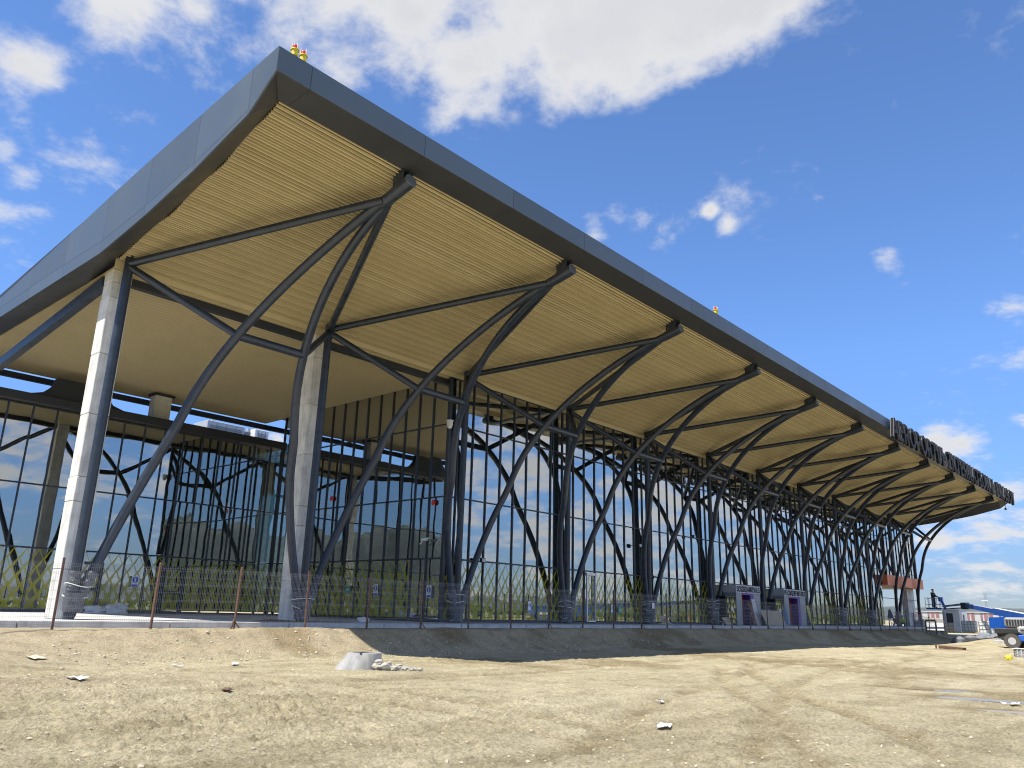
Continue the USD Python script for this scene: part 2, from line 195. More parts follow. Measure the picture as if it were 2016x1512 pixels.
def tube(P, r, n=18, caps=True):
    """round tube along the points P; r a number or one per point"""
    P = np.asarray(P, float); r = np.broadcast_to(np.asarray(r, float), len(P))
    T = np.gradient(P, axis=0); T /= np.linalg.norm(T, axis=1)[:, None]
    a = np.array([0, 0, 1.0]) if abs(T[0][2]) < .9 else np.array([1.0, 0, 0])
    u = np.cross(T[0], a); u /= np.linalg.norm(u); V = []
    th = np.arange(n) / n * 2 * np.pi
    for k in range(len(P)):
        u = u - T[k] * (u @ T[k]); u /= np.linalg.norm(u); w = np.cross(T[k], u)
        V.append(P[k] + r[k] * (np.cos(th)[:, None] * u + np.sin(th)[:, None] * w))
    V = np.vstack(V); F = []
    for k in range(len(P) - 1):
        i = k * n + np.arange(n); j = k * n + (np.arange(n) + 1) % n
        F += [np.stack([i, j, j + n], 1), np.stack([i, j + n, i + n], 1)]
    F = np.vstack(F)
    if caps:
        c0, c1 = len(V), len(V) + 1; V = np.vstack([V, P[:1], P[-1:]]); i = np.arange(n); j = (i + 1) % n; o = (len(P) - 1) * n
        F = np.vstack([F, np.stack([np.full(n, c0), j, i], 1), np.stack([np.full(n, c1), o + i, o + j], 1)])
    return trimesh.Trimesh(V, F, process=False)
def bar(a, b, w, h=None, up=(0, 0, 1)):
    """square bar from a to b"""
    a, b = np.array(a, float), np.array(b, float); d = b - a; L = np.linalg.norm(d); d /= L; h = h or w
    u = np.cross(d, up); u = u / np.linalg.norm(u) if np.linalg.norm(u) > 1e-6 else np.array([1.0, 0, 0]); v = np.cross(u, d)
    m = box(0, L, -w / 2, w / 2, -h / 2, h / 2); M = np.eye(4); M[:3, 0], M[:3, 1], M[:3, 2], M[:3, 3] = d, u, v, a
    if np.linalg.det(M[:3, :3]) < 0: M[:3, 1] *= -1
    m.apply_transform(M); return m
def quadprism(q, n, t):
    """slab: corner points q (4 x 3, in order), thickness t against the direction n"""
    q = np.asarray(q, float); n = np.asarray(n, float); b = q - n * t
    v = np.vstack([q, b]); f = [(0, 1, 2), (0, 2, 3), (4, 6, 5), (4, 7, 6)]
    for k in range(4):
        j = (k + 1) % 4; f += [(k, k + 4, j + 4), (k, j + 4, j)]
    m = trimesh.Trimesh(v, np.array(f), process=False)
    if m.volume < 0: m.invert()
    return m
def lump(r, seed, sub=1, amp=0.3, sq=(1, 1, 1)):
    m = trimesh.creation.icosphere(sub, 1.0); v = m.vertices
    v = v * (1 + amp * (noise(v * 1.7 + 5, seed) * 2 - 1))[:, None] * np.array(sq) * r
    return trimesh.Trimesh(v, m.faces, process=False)
def moved(m, x, y, z, rz=0.0):
    m = m.copy()
    if rz: m.apply_transform(trimesh.transformations.rotation_matrix(rz, (0, 0, 1)))
    m.apply_translation((x, y, z)); return m
def facing(m, ux, uy):
    """stands a mesh drawn in xy (reading along +x, up +y, front +z) upright, reading along (ux, uy, 0)"""
    M = np.eye(4); M[:3, 0] = (ux, uy, 0); M[:3, 1] = (0, 0, 1); M[:3, 2] = np.cross((ux, uy, 0), (0, 0, 1)); m = m.copy(); m.apply_transform(M); return m

# ------------------------------------------------------------------ terrain
PUDDLES = ((22.3, 5.65, .85, .34, .25, 'puddle farthest from the camera at right'), (20.6, 4.25, .95, .40, .2, 'middle puddle in the dirt at right'), (18.3, 3.25, .65, .26, .2, 'puddle nearest the camera at the right edge'))
def sm(t): t = np.clip(t, 0, 1); return t * t * (3 - 2 * t)
RUTS = [([(9.5, 1.8), (10.92, 2.65), (12.87, 3.71), (15.65, 5.75), (17.86, 7.48), (23.0, 10.8), (27, 12.6)], .20, .055), ([(8.5, 3.1), (10.05, 4.04), (12.23, 5.23), (14.58, 6.55), (16.42, 7.85), (18.9, 9.6), (24, 12.2)], .20, .045),
        ([(8.92, 18.3), (10.3, 14.6), (10.45, 11.6), (10.5, 9.2), (9.8, 6.5)], .22, .03), ([(9.2, 15.0), (9.2, 11.5), (9.4, 9.3), (9.2, 8.0), (8.75, 6.3), (8.6, 4.8)], .18, .05), ([(8.2, 6.0), (12, 7.6), (17, 9.2), (24, 11), (34, 12.6)], .21, .04), ([(9.4, 4.4), (13.4, 6.1), (18.6, 7.8), (25.6, 9.6), (36, 11.2)], .21, .04), ([(7.2, 13.2), (10.5, 13.8), (15, 13.6), (22, 13.9), (34, 14.8)], .21, .03), ([(30, 3.5), (38, 6.5), (50, 9.5), (70, 11)], .3, .05), ([(22, 6.5), (32, 9.5), (46, 11.5)], .25, .05)]
def ground_z(x, y, detail=True):
    x, y = np.asarray(x, float), np.asarray(y, float); P = np.stack([x, y, 0 * x], -1)
    z = -0.95 + 0.14 * sm((y - 8) / 8) * (1 - sm((x - 35) / 30))
    if detail:
        z = z + 0.10 * (fbm(P * 0.22, 3, 3) - 0.5) * (1 - sm((np.hypot(x, y) - 60) / 60))
    left = sm((11 - x) / 7)
    yb = 19.9 - 3.2 * left + 0.7 * (noise(P * (0.33, 0, 0), 5) - .5) + 0.22 * (noise(P * (1.3, 0, 0), 6) - .5)
    yc = 21.55 + 0.9 * left + 0.4 * (noise(P * (0.5, 0, 0), 8) - .5)
    zc = -0.07 - 0.13 * left - 0.16 * sm((x - 45) / 25) - 0.75 * sm((x - 78) / 18) + 0.05 * (noise(P * (0.8, 0.5, 0), 9) - .5)
    t = np.clip((y - yb) / (yc - yb), 0, 1); e = np.where(t < 1, t ** 1.15 * (1.0 - 0.12 * np.sin(np.pi * t)), 1); e = e * (0.8 + 0.2 * sm(t * 1.4))
    z = z * (1 - e) + zc * e
    z = np.where(y > 22.6, z * (1 - sm((y - 22.6) / 2.5)) + np.where(x > 95, -0.9, -0.17) * sm((y - 22.6) / 2.5), z)
    z = np.where((y > 26.2), np.where((x > -14) & (x < 112), -0.4, -0.9), z)
    z = z + 0.42 * np.exp(-((x - 70.8) / 3.2) ** 2 - ((y - 13.6) / 1.6) ** 2)
    z = z + 0.16 * np.exp(-((x - 5.2) / 2.6) ** 2 - ((y - 14.6) / 1.6) ** 2)
    if detail:
        near = 1 - sm((np.hypot(x, y) - 45) / 40); flat = 1 - e
        for pts, w, d in RUTS:
            pts = np.array(pts); D = np.full(x.shape, 9.0); S = np.zeros(x.shape); s0 = 0
            for a, b in zip(pts[:-1], pts[1:]):
                ab = b - a; L = np.linalg.norm(ab); t2 = np.clip(((x - a[0]) * ab[0] + (y - a[1]) * ab[1]) / L ** 2, 0, 1); dd = np.hypot(x - a[0] - t2 * ab[0], y - a[1] - t2 * ab[1])
                S = np.where(dd < D, s0 + t2 * L, S); D = np.minimum(D, dd); s0 += L
            D = D + 0.12 * (noise(P * 1.5, 11) - .5); lug = 0.5 + 0.5 * np.sin(S * 26 + 3 * noise(P * 3, 2))
            z = z - 1.3 * d * np.exp(-(D / w) ** 2) * (0.7 + 0.3 * lug) + 0.6 * d * np.exp(-((D - 1.7 * w) / (0.6 * w)) ** 2) * noise(P * 4, 12)
        clod = sm((fbm(P * 0.35, 3, 21) - 0.42) / 0.2) * 0.55 + 1.4 * np.exp(-((x - 6.0) / 3.0) ** 2 - ((y - 10.5) / 3.2) ** 2); clod = np.clip(clod, 0, 1.7)
        rid = 1 - np.abs(2 * fbm(P * 3.1, 4, 31) - 1); big = fbm(P * 7.5, 3, 41)
        z = z + near * flat * (0.035 * (fbm(P * 1.1, 4, 51) - .5) + clod * (0.12 * np.maximum(rid - .62, 0) + 0.16 * np.maximum(big - 0.5, 0)) + 0.09 * np.maximum(fbm(P * 11, 3, 61) - .5, 0) + 0.012 * (fbm(P * 17, 2, 63) - .5))
        z = z + near * e * np.where(y < 22.3, 1, 0.3) * (0.09 * (fbm(P * 1.9, 4, 71) - .5) + 0.05 * (fbm(P * 8, 3, 81) - .5))
    for a, b, r1, r2, rot, lab in PUDDLES:
        al = math.atan2(b, a) + math.pi / 2; u = ((x - a) * math.cos(al) + (y - b) * math.sin(al)) / r1; w = (-(x - a) * math.sin(al) + (y - b) * math.cos(al)) / r2
        m = sm((2.6 - np.hypot(u, w)) / 1.6); z = z * (1 - m) + (-0.965 - .02 * sm(1.3 - np.hypot(u, w))) * m
    return z
az = np.concatenate([np.radians(np.arange(1.0, 82.0, 0.115)), np.radians(np.arange(82, 361.0, 4.0))[:-0 or None]]); az = az[az < np.radians(361.0)]; az[-1] = az[0] + 2 * np.pi
rr = [0.4, 1.5, 3, 4.5, 6.0, 7.0, 7.6]; r = 7.9
while r < 6400:
    rr.append(r); r += max(0.035, 0.00042 * r * r) if r < 22 else (0.17 if r < 37 else max(0.22, 0.011 * r if r < 130 else 0.12 * r))
rr = np.array(rr)
A, Rr = np.meshgrid(az, rr, indexing='ij'); GX, GY = Rr * np.cos(A), Rr * np.sin(A)
GZ = ground_z(GX, GY); na, nr = A.shape
i, j = np.meshgrid(np.arange(na - 1), np.arange(nr - 1), indexing='ij'); q = (i * nr + j).ravel()
GF = np.vstack([np.stack([q, q + 1, q + nr + 1], 1), np.stack([q, q + nr + 1, q + nr], 1)]); v = np.stack([GX, GY, GZ], -1).reshape(-1, 3)
fn = np.cross(v[GF[:, 1]] - v[GF[:, 0]], v[GF[:, 2]] - v[GF[:, 0]]); GF = np.where((fn[:, 2] < 0)[:, None], GF[:, ::-1], GF)
def damp_at(x, y):
    P = np.stack([x, y, 0 * x], -1); m = np.zeros(x.shape)
    for pts, w, d in RUTS:
        pts = np.array(pts); D = np.full(x.shape, 9.0); S = np.zeros(x.shape); s0 = 0
        for a, b in zip(pts[:-1], pts[1:]):
            ab = b - a; L = np.linalg.norm(ab); t2 = np.clip(((x - a[0]) * ab[0] + (y - a[1]) * ab[1]) / L ** 2, 0, 1); dd = np.hypot(x - a[0] - t2 * ab[0], y - a[1] - t2 * ab[1])
            S = np.where(dd < D, s0 + t2 * L, S); D = np.minimum(D, dd); s0 += L
        lug = 0.55 + 0.45 * np.sin(S * 26 + 1.4 * np.sin(D * 12)); m = np.maximum(m, np.exp(-(D / (1.1 * w)) ** 2) * (0.35 + 0.65 * lug) * (0.35 + 0.9 * noise(P * (.6, .6, 0), 15)))
    m = np.maximum(m, 0.9 * sm((fbm(P * .28, 4, 91) - .56) / .12))
    for a, b, r1, r2, rot, lab in PUDDLES:
        al = math.atan2(b, a) + math.pi / 2; u = ((x - a) * math.cos(al) + (y - b) * math.sin(al)) / r1; w = (-(x - a) * math.sin(al) + (y - b) * math.cos(al)) / r2; m = np.maximum(m, sm((2.4 - np.hypot(u, w)) / 1.2))
    return np.clip(m, 0, 1)
gp = obj('ground', (v, GF), DIRT, smooth=True); tag(gp, kind='structure')
UsdGeom.PrimvarsAPI(gp).CreatePrimvar('damp', Sdf.ValueTypeNames.FloatArray, 'vertex').Set(damp_at(v[:, 0], v[:, 1]).astype(np.float32).tolist())
def gz(x, y): return float(ground_z(np.array([x]), np.array([y]))[0])

# far ridge, low to the right of the building and higher all round behind the camera
th = np.linspace(0, 2 * np.pi, 901); ridge = []
for t in th:
    d = np.degrees(t) % 360; c = np.array([math.cos(t), math.sin(t), 0.0])
    rg = sum((1 - abs(2 * float(noise(c * f_ + 3, q)) - 1)) * w_ for q, (f_, w_) in enumerate(((5, .5), (14, .27), (34, .14), (90, .09))))
    low = 30 + 80 * rg; k = float(sm(1.35 - abs(d - 229) / 32)); ridge.append(low * (1 - k) + (220 + 480 * rg) * k)
ridge = np.array(ridge); V = []
for f_, zf in ((5300, -4), (5450, .22), (5600, .46), (5750, .70), (5900, .90), (6050, 1.0), (6300, -0.1)):
    jag = 0.78 + 0.44 * fbm(np.stack([np.cos(th) * 26, np.sin(th) * 26, np.full(len(th), f_ * .011)], 1), 4, 6)
    V.append(np.stack([np.cos(th) * f_, np.sin(th) * f_, np.where(zf < 0, -5, ridge * zf * (jag if zf < 1 else .9 + .1 * jag))], 1))
V = np.vstack(V); F = []; n_ = len(th)
for k in range(6):
    a = k * n_ + np.arange(n_ - 1); F += [np.stack([a, a + n_, a + n_ + 1], 1), np.stack([a, a + n_ + 1, a + 1], 1)]
tag(obj('mountains', (V, np.vstack(F)), HILL, smooth=35), kind='structure')

# forecourt slab with a lighter kerb
sl = tag(UsdGeom.Xform.Define(stage, '/World/forecourt_slab').GetPrim(), kind='structure')
x = -14.0
while x < 112:
    obj('slab', chamfer(x + .006, x + 4.494, 26.36, 29.02, -0.15, 0.0, 0.008), SLABM, sl)
    obj('kerb', chamfer(x + .01, x + 4.49, 26.0, 26.352, -0.19, 0.022, 0.015), KERB, sl); x += 4.5
obj('slab', box(-14, 28.2, 29.024, 44.4, -0.15, -0.002), SLABM, sl)
tag(obj('interior_floor', cat([box(28.3, 97, 29.3, 46, -0.1, 0.02), box(-14, 28.0, 44.7, 66, -0.1, 0.02), box(97.01, 112, 29.3, 46, -.1, 0.015)]), INTFLOOR), kind='structure')

# ------------------------------------------------------------------ canopy roof
X = [10.858 + 9 * k for k in range(12)]
XL, XR = 9.55, 111.2
pY = np.array([18.5, 19.1, 20.2, 21.25, 22.9, 24.66, 27, 29.0, 29.3, 33, 52]); pZ = np.array([14.86, 14.70, 14.50, 14.32, 14.04, 13.73, 13.28, 12.70, 12.46, 12.44, 12.40])
from scipy.interpolate import PchipInterpolator
_zs = PchipInterpolator(pY, pZ)
def zs(y): y = np.asarray(y, float); return _zs(y) - np.where(y < 29.05, 0.085 * np.sin((y - 21.3) * 2 * np.pi / 3.1) * np.clip((29.2 - y) / 2, 0, 1), 0)
roof = thing('canopy_roof', 'big slanted airport canopy roof with anthracite edge and tan slatted soffit', 'roof')
topY = [17.4, 21.39, 26.34, 32.84, 38.36, 47.4]; topZ = [15.65, 15.28, 14.83, 14.03, 13.43, 12.95]
botY = [17.4, 18.68, 22.83, 27.95, 35.9, 47.4]; botZ = [14.86, 13.98, 13.00, 12.40, 12.38, 12.30]
tz = lambda y: float(np.interp(y, topY, topZ)); bz = lambda y: float(np.interp(y, botY, botZ))
def end_inner(y): return float(zs(max(y, 18.5))) + 0.05
# front fascia panels
joints = [XL] + [10.67 + 4.45 * k for k in range(0, 23) if 10.67 + 4.45 * k < XR - 1] + [XR]
for k, (a, b) in enumerate(zip(joints[:-1], joints[1:])):
    obj('fascia_panel', chamfer(a + .005, b - .005, 17.4, 17.46, 14.862, 15.648, 0.006), PANEL[k % 3], roof)
    obj('border_panel', quadprism([(max(a, XL + .02) + .005 if k else XL + .02, 17.43, 14.858), (b - .005, 17.43, 14.858), (b - .005 if b < XR - .5 else XR - .85, 18.50, 14.80), (a + .005 if k else 10.32, 18.50, 14.80)], (0, 0, -1), 0.04), BORDER, roof)
# left and right end fascia (two rows of panels) and the border under them
ybr = [17.4, 18.68, 21.6, 24.7, 27.95, 31.4, 34.9, 38.4, 42, 47.4]
for side, xe, xi in ((-1, XL, 10.32), (1, XR, XR - .85)):
    for k, (a, b) in enumerate(zip(ybr[:-1], ybr[1:])):
        g = .005; ml = lambda y: bz(y) + (0.16 + 0.36 * min(max((y - 18.7) / 10, 0), 1))
        nrm = np.array([side, 0, 0]); xin = lambda y: float(np.interp(y, [18.5, 21.9, 25.7, 29.4], [10.36, 10.62, 10.70, 10.50])) if side < 0 else xi; rows = [(bz, ml), (ml, tz)] if a > 18 else [(bz, tz)]
        for lo, hi in rows:
            obj('end_fascia_panel', quadprism([(xe, a + g, lo(a) + g), (xe, b - g, lo(b) + g), (xe, b - g, hi(b) - g), (xe, a + g, hi(a) - g)], nrm, 0.05), PANEL[(k + (lo is ml)) % 3], roof)
        obj('end_border_panel', quadprism([(xe - side * .02, a + g if a > 17.5 else 17.44, bz(a) - .003), (xe - side * .02, b - g, bz(b) - .003), (xin(b), max(b - g, 18.5), end_inner(b - g)), (xin(a), max(a + g, 18.49), end_inner(a + g))], (0, 0, -1), 0.04), BORDER, roof)
# black void above the slats, roof skin
yy_ = np.concatenate([np.linspace(18.45, 29.2, 24), [33, 40, 47.1]])
def sheet(x0, x1, ys, zf, flip=False):
    V = np.array([(x, y, zf(y)) for y in ys for x in (x0, x1)]); n = len(ys); F = []
    for k in range(n - 1): F += [(2 * k, 2 * k + 1, 2 * k + 3), (2 * k, 2 * k + 3, 2 * k + 2)]
    F = np.array(F); return (V, F[:, ::-1] if flip else F)
def backing(x0, x1, ys):
    a, b = sheet(x0, x1, ys, lambda y: float(zs(y)) + 0.30), sheet(x0, x1, ys, lambda y: float(zs(y)) + 0.34)
    return trimesh.Trimesh(np.vstack([a[0], b[0]]), np.vstack([a[1][:, ::-1], b[1] + len(a[0])]), process=False)
obj('soffit_backing', backing(10.3, XR - .83, yy_[yy_ < 29.3]), BACKING, roof)
obj('soffit_backing', backing(10.3, 28.3, yy_[yy_ > 29.0]), BACKING, roof)
obl = lambda y: 10.3
obj('roof_skin', trimesh.convex.convex_hull(np.array([(x, y, z) for x in (XL + .06, XR - .06) for y, z in ((17.47, 15.60), (17.47, 15.3), (21.39, 15.22), (26.34, 14.76), (32.84, 13.97), (38.36, 13.38), (47.0, 12.95), (21, 14.9), (46.9, 12.9))])), DARK, roof)
# baffle slats: 300 of their own, the farthest in one row
def slat_mesh(x0, x1, y, h=0.098, w=0.040):
    z = float(zs(y)); return box(x0, x1, y - w / 2, y + w / 2, z, z + h)
nsl = 0
for y in np.arange(18.56, 28.98, 0.14):
    obj('slat', slat_mesh(float(np.interp(y, [18.5, 21.9, 25.7, 29.4], [10.38, 10.64, 10.72, 10.52])), XR - .86, y), SLAT[nsl % 3], roof); nsl += 1
obj('closing_strip', box(10.5, XR - .86, 29.02, 29.045, 12.5, 13.2), SLAT[1], roof)
rest = []
for y in np.arange(29.22, 47.1, 0.105):
    x0 = max(10.52, obl(y)); x1 = 28.17 if y < 44.4 else 28.3
    if x1 - x0 < .3: continue
    m = slat_mesh(x0, x1, y)
    if nsl < 300: obj('slat', m, SLAT[nsl % 3], roof); nsl += 1
    else: rest.append(m)
if rest: tag(obj('slat_row', cat(rest), SLAT[1], roof), kind='stuff')
# beams seen under the soffit: the fold beam on the column line, the oblique rear beam with its open gap, the edge tube
for k in range(2): obj('fold_beam', chamfer(X[k] + .42, X[k + 1] - .25, 29.45, 29.75, 12.16, 12.52, 0.02), DARK, roof)
obj('rear_beam', bar((10.3, 47.42, 12.22), (33, 47.42, 12.22), 0.26, 0.30), DARK, roof)
obj('edge_tube', bar((10.62, 29.95, 12.17), (10.62, 41.0, 10.95), 0.30, 0.42), STEEL, roof)
obj('edge_tube', bar((10.62, 41.0, 10.95), (10.62, 47.0, 10.95), 0.28, 0.30), STEEL, roof)

# ------------------------------------------------------------------ branching steel columns
from math import comb
BZ = np.array([(0, 0, 0), (3.47, .35, 10.87), (1.08, 4.27, 3.44), (2.19, -2.68, 8.66), (4.44, 5.49, 13.37), (4.48, 10.45, 14.38)]); tt_ = np.linspace(0, 1, 72)[:, None]
cab = sum(comb(5, k) * tt_ ** k * (1 - tt_) ** (5 - k) * BZ[k] for k in range(6)); ca, cb, cz = cab[:, 0].copy(), cab[:, 1].copy(), cab[:, 2].copy()
arcz, arca, arcb = cz, ca, cb
Y0 = 28.715
def arc(i, s): return np.stack([X[i] + s * ca, Y0 - cb, cz], 1)
TIP = lambda i: np.array([X[i] + 4.48, Y0 - 10.45, 14.38])
def on_arc(i, s, z):
    k = int(np.argmin(np.abs(cz - z))); return np.array([X[i] + s * ca[k], Y0 - cb[k], cz[k]])
names = ['first', 'second', 'third', 'fourth', 'fifth', 'sixth', 'seventh', 'eighth', 'ninth', 'tenth', 'eleventh', 'twelfth']
where = ['beside the sunlit concrete pillar at the near corner', 'beside the second concrete pillar, in front of the recess', 'at the corner where the long glass wall begins', 'with criss-cross white tape on its wrapped foot', 'with a white paper taped to its wrapped foot', 'just before the first entrance portal',
         'between the two entrance portals', 'just past the second entrance portal', 'beyond the portals, in front of pale reflecting glass', 'third from the far end', 'under the near end of the orange box', 'free-standing beyond the glass at the far end']
for i in range(12):
    t = thing('steel_tree_column', f'{names[i]} branching steel column, {where[i]}', 'column', 'branching steel columns along the front')
    top = np.array([X[i], 28.62, 12.66])
    obj('post', tube([(X[i], Y0, 0), (X[i], Y0, 4), (X[i], Y0 - .03, 8), (X[i], 28.64, 13.02)], 0.168, 20), STEEL, t, smooth=40)
    for s in (1, -1):
        if not 0 <= (i if s > 0 else i - 1) < 11: continue
        obj('arc', tube(arc(i, s), 0.168, 20), STEEL, t, smooth=40)
        A_ = arc(i, s)
        for k_ in (24 + (i % 3), 46 - (i % 2) * 2): obj('weld_seam', tube(np.stack([A_[k_], A_[k_] + (A_[k_ + 1] - A_[k_]) * .16]), .1725, 20, False), STEEL, t, smooth=40)
        tip = TIP(i if s > 0 else i - 1); e = tip + np.array([0, 1.25, -.36]); e[0] -= s * .12
        obj('strut', tube([top, top * .5 + e * .5, e], 0.145, 16), STEEL, t, smooth=40)
        p1 = on_arc(i, s, 10.0); obj('brace', tube([top + (0, 0, -.12), (top + (0, 0, -.12)) * .5 + p1 * .5, p1], 0.142, 16), STEEL, t, smooth=40)
    if i < 11:
        a, b = on_arc(i, 1, 10.0), on_arc(i + 1, -1, 10.0); obj('tie_beam', tube([a, a * .5 + b * .5, b], 0.165, 16), STEEL, t, smooth=40)
        tp = TIP(i); d = np.array([0, -10.45 + 8.40, 14.38 - 13.8]); d /= np.linalg.norm(d)
        sl_ = TIP(i) + np.array([0, 1.45, -.40]); obj('tip_sleeve', tube([sl_, sl_ * .5 + tp * .5, tp], [.175, .225, .235], 24), STEEL, t, smooth=40)
        obj('end_cap', tube([tp + d * .002, tp + d * .03], 0.237, 28), CAP, t, smooth=40)
        zb_ = float(zs(18.7)) + .06; obj('bracket', cat([box(tp[0] - .20, tp[0] - .18, 18.42, 18.95, 14.22, zb_), box(tp[0] + .18, tp[0] + .20, 18.42, 18.95, 14.22, zb_), box(tp[0] - .012, tp[0] + .012, 18.3, 19.1, 14.25, 14.80), box(tp[0] - .24, tp[0] + .24, 18.40, 18.98, 14.76, 14.79)]), STEEL, t)
    # stretch-film wrap with tape round the foot
    wt = 1.55 if i != 1 else 1.2; zz_ = np.linspace(0.28 if i == 0 else 0.06, wt, 22); ms = []
    paths = [np.stack([np.full(22, X[i]), np.full(22, Y0), zz_], 1)] + [np.stack([X[i] + s_ * np.interp(zz_, arcz, arca), Y0 - np.interp(zz_, arcz, arcb), zz_], 1) for s_ in (1, -1) if 0 <= (i if s_ > 0 else i - 1) < 11]
    for q_, P_ in enumerate(paths):
        m = tube(P_, .195 + .018 * np.sin(np.arange(22) * 1.3 + i + q_), 18); vv = m.vertices; cc = np.stack([np.interp(vv[:, 2], P_[:, 2], P_[:, 0]), np.interp(vv[:, 2], P_[:, 2], P_[:, 1]), vv[:, 2]], 1)
        m.vertices = cc + (vv - cc) * (0.92 + .26 * noise(vv * (5, 5, 9) + i * 3 + q_, 4))[:, None]; ms.append(m)
    zb2 = np.linspace(0.24 if i == 0 else .05, .85, 8); m = tube(np.stack([np.full(8, X[i] + (.07 if i == 0 else 0)), np.full(8, Y0 - .04), zb2], 1), np.linspace(.30, .335, 8), 22); vv = m.vertices; cc = np.stack([np.full(len(vv), X[i]), np.full(len(vv), Y0), vv[:, 2]], 1); m.vertices = cc + (vv - cc) * (0.86 + .28 * noise(vv * (4, 4, 8) + i * 5, 6))[:, None]; ms.append(m)
    obj('foot_wrap', cat(ms), FILM, t, smooth=40)
    for k, zt in enumerate({0: [.75, 1.1], 1: [0.12, .55, .85], 2: [0.15, 1.0, 1.3]}.get(i, [0.15, .35, .9, 1.2, 1.45, 1.68][: 4 + i % 3])):
        a_ = float(np.interp(zt, arcz, arca)); ph = np.linspace(0, 2 * np.pi, 25); hw = 0.25 + (a_ if i not in (0, 11) else a_ * .5); off = a_ * .5 if i == 0 else (-a_ * .5 if i == 11 else 0)
        ring = np.stack([X[i] + off + hw * 1.06 * np.cos(ph), Y0 + .02 + 0.30 * np.sin(ph), zt + 0.06 * np.sin(ph * (1 + k % 2) + i + k)], 1)
        obj('tape', tube(ring, 0.016, 6, False), TAPE, t)

# ------------------------------------------------------------------ concrete pillars behind the steel
for i in range(10):
    if i == 0: lab = 'sunlit board-marked concrete pillar at the near left corner of the canopy'
    elif i == 1: lab = 'second concrete pillar, in the shade before the recess corner'
    else: lab = f'concrete pillar inside the glass behind the {names[i]} steel column'
    t = thing('concrete_pillar', lab, 'pillar', 'concrete pillars on the column line')
    x0, x1, y0, y1 = (X[i] - .30, X[i] + .42, 29.22, 29.95) if i < 2 else (X[i] - .36, X[i] + .1, 29.34, 29.95)
    cuts = [0.0, 1.62, 3.9, 4.75, 7.0, 9.25, 11.45, 12.05, 12.62] if i < 2 else [0, 4.75, 9.25, 12.5]
    for k, (a, b) in enumerate(zip(cuts[:-1], cuts[1:])):
        o_ = 0.006 * ((k * 7 + i) % 3 - 1)
        obj('cast_lift', chamfer(x0 - o_, x1 + o_, y0 - o_, y1 + o_, a + .004, b - .004, 0.022), CONC[(k + i) % 3], t)

# ------------------------------------------------------------------ glass walls
def pane_mesh(c, hw, hh, axis, k):
    """one pane, set a hair out of true as real panes are"""
    r1, r2 = rng.normal(0, 0.0016, 2); g = 0.012
    if axis == 'x': m = box(-hw + g, hw - g, 0, g, -hh + g, hh - g)
    else: m = box(0, g, -hw + g, hw - g, -hh + g, hh - g)
    m.vertices = trimesh.transform_points(m.vertices, trimesh.transformations.euler_matrix(r2 if axis == 'x' else 0, 0 if axis == 'x' else r2, r1)) + np.array(c); return m
ROWS = [0.12, 3.08, 6.18, 9.97, 12.5]
wall = thing('long_glass_wall', 'long reflecting curtain wall running the length of the terminal front', 'glass wall')
xs_ = [28.26] + [28.86 + 1.125 * k for k in range(0, 74) if 28.86 + 1.125 * k < 111.6]
YG = 29.15
for k, x in enumerate(xs_):
    z0 = 0.0 if x < 97.2 else 5.66
    obj('mullion', box(x - .03, x + .03, YG - .07, YG + .10, z0, 12.52), MULLION, wall)
for k, (a, b) in enumerate(zip(xs_[:-1], xs_[1:])):
    for r_ in range(4):
        z0, z1 = ROWS[r_], ROWS[r_ + 1]
        if a > 97.1:
            if r_ == 0: continue
            if r_ == 1: z0 = 5.7
        obj('pane', pane_mesh(((a + b) / 2, YG, (z0 + z1) / 2), (b - a) / 2 - .03, (z1 - z0) / 2 - .03, 'x', k), FRIT_X if r_ == 0 else GLASS, wall)
for z in ROWS[1:4]: obj('transom', box(28.26, xs_[-1], YG - .06, YG + .10, z - .03, z + .03), MULLION, wall)
obj('sill', box(28.26, 97.2, YG - .10, YG + .14, 0.0, 0.10), MULLION, wall); obj('head_rail', box(28.26, xs_[-1], YG - .05, YG + .10, 12.46, 12.6), MULLION, wall)
side = thing('side_glass_wall', 'shaded side glass wall facing left at the mouth of the recess', 'glass wall')
XS = 28.2; ys_ = [29.24] + [30.38 + 1.118 * k for k in range(13)]; ys_ = [y for y in ys_ if y < 44.4] + [44.42]
for y in ys_: obj('mullion', box(XS - .07, XS + .10, y - .03, y + .03, 0, 12.50), MULLION, side)
for k, (a, b) in enumerate(zip(ys_[:-1], ys_[1:])):
    for r_ in range(4):
        z0, z1 = ROWS[r_], ROWS[r_ + 1]
        obj('pane', pane_mesh((XS, (a + b) / 2, (z0 + z1) / 2), (b - a) / 2 - .03, (z1 - z0) / 2 - .03, 'y', k), FRIT_Y if (r_ == 0 and k > 1) else GLASS, side)
for z in ROWS[1:4]: obj('transom', box(XS - .06, XS + .10, 29.24, 44.42, z - .03, z + .03), MULLION, side)
obj('sill', box(XS - .10, XS + .12, 29.24, 44.4, 0.0, 0.10), MULLION, side); obj('corner_post', box(XS - .09, XS + .05, 29.06, 29.20, 0, 12.5), MULLION, side)
rec = thing('recessed_glass_wall', 'lower glass wall set back in the recess, under a dark roof edge', 'glass wall')
YR = 44.5; xr = [13.446 + 1.157 * k for k in range(-17, 13)]; xr = [x for x in xr if x < 28.0] + [28.12]
for x in xr: obj('mullion', box(x - .03, x + .03, YR - .07, YR + .10, 0, 10.22), MULLION, rec)
RR = [0.12, 3.08, 6.20, 10.2]
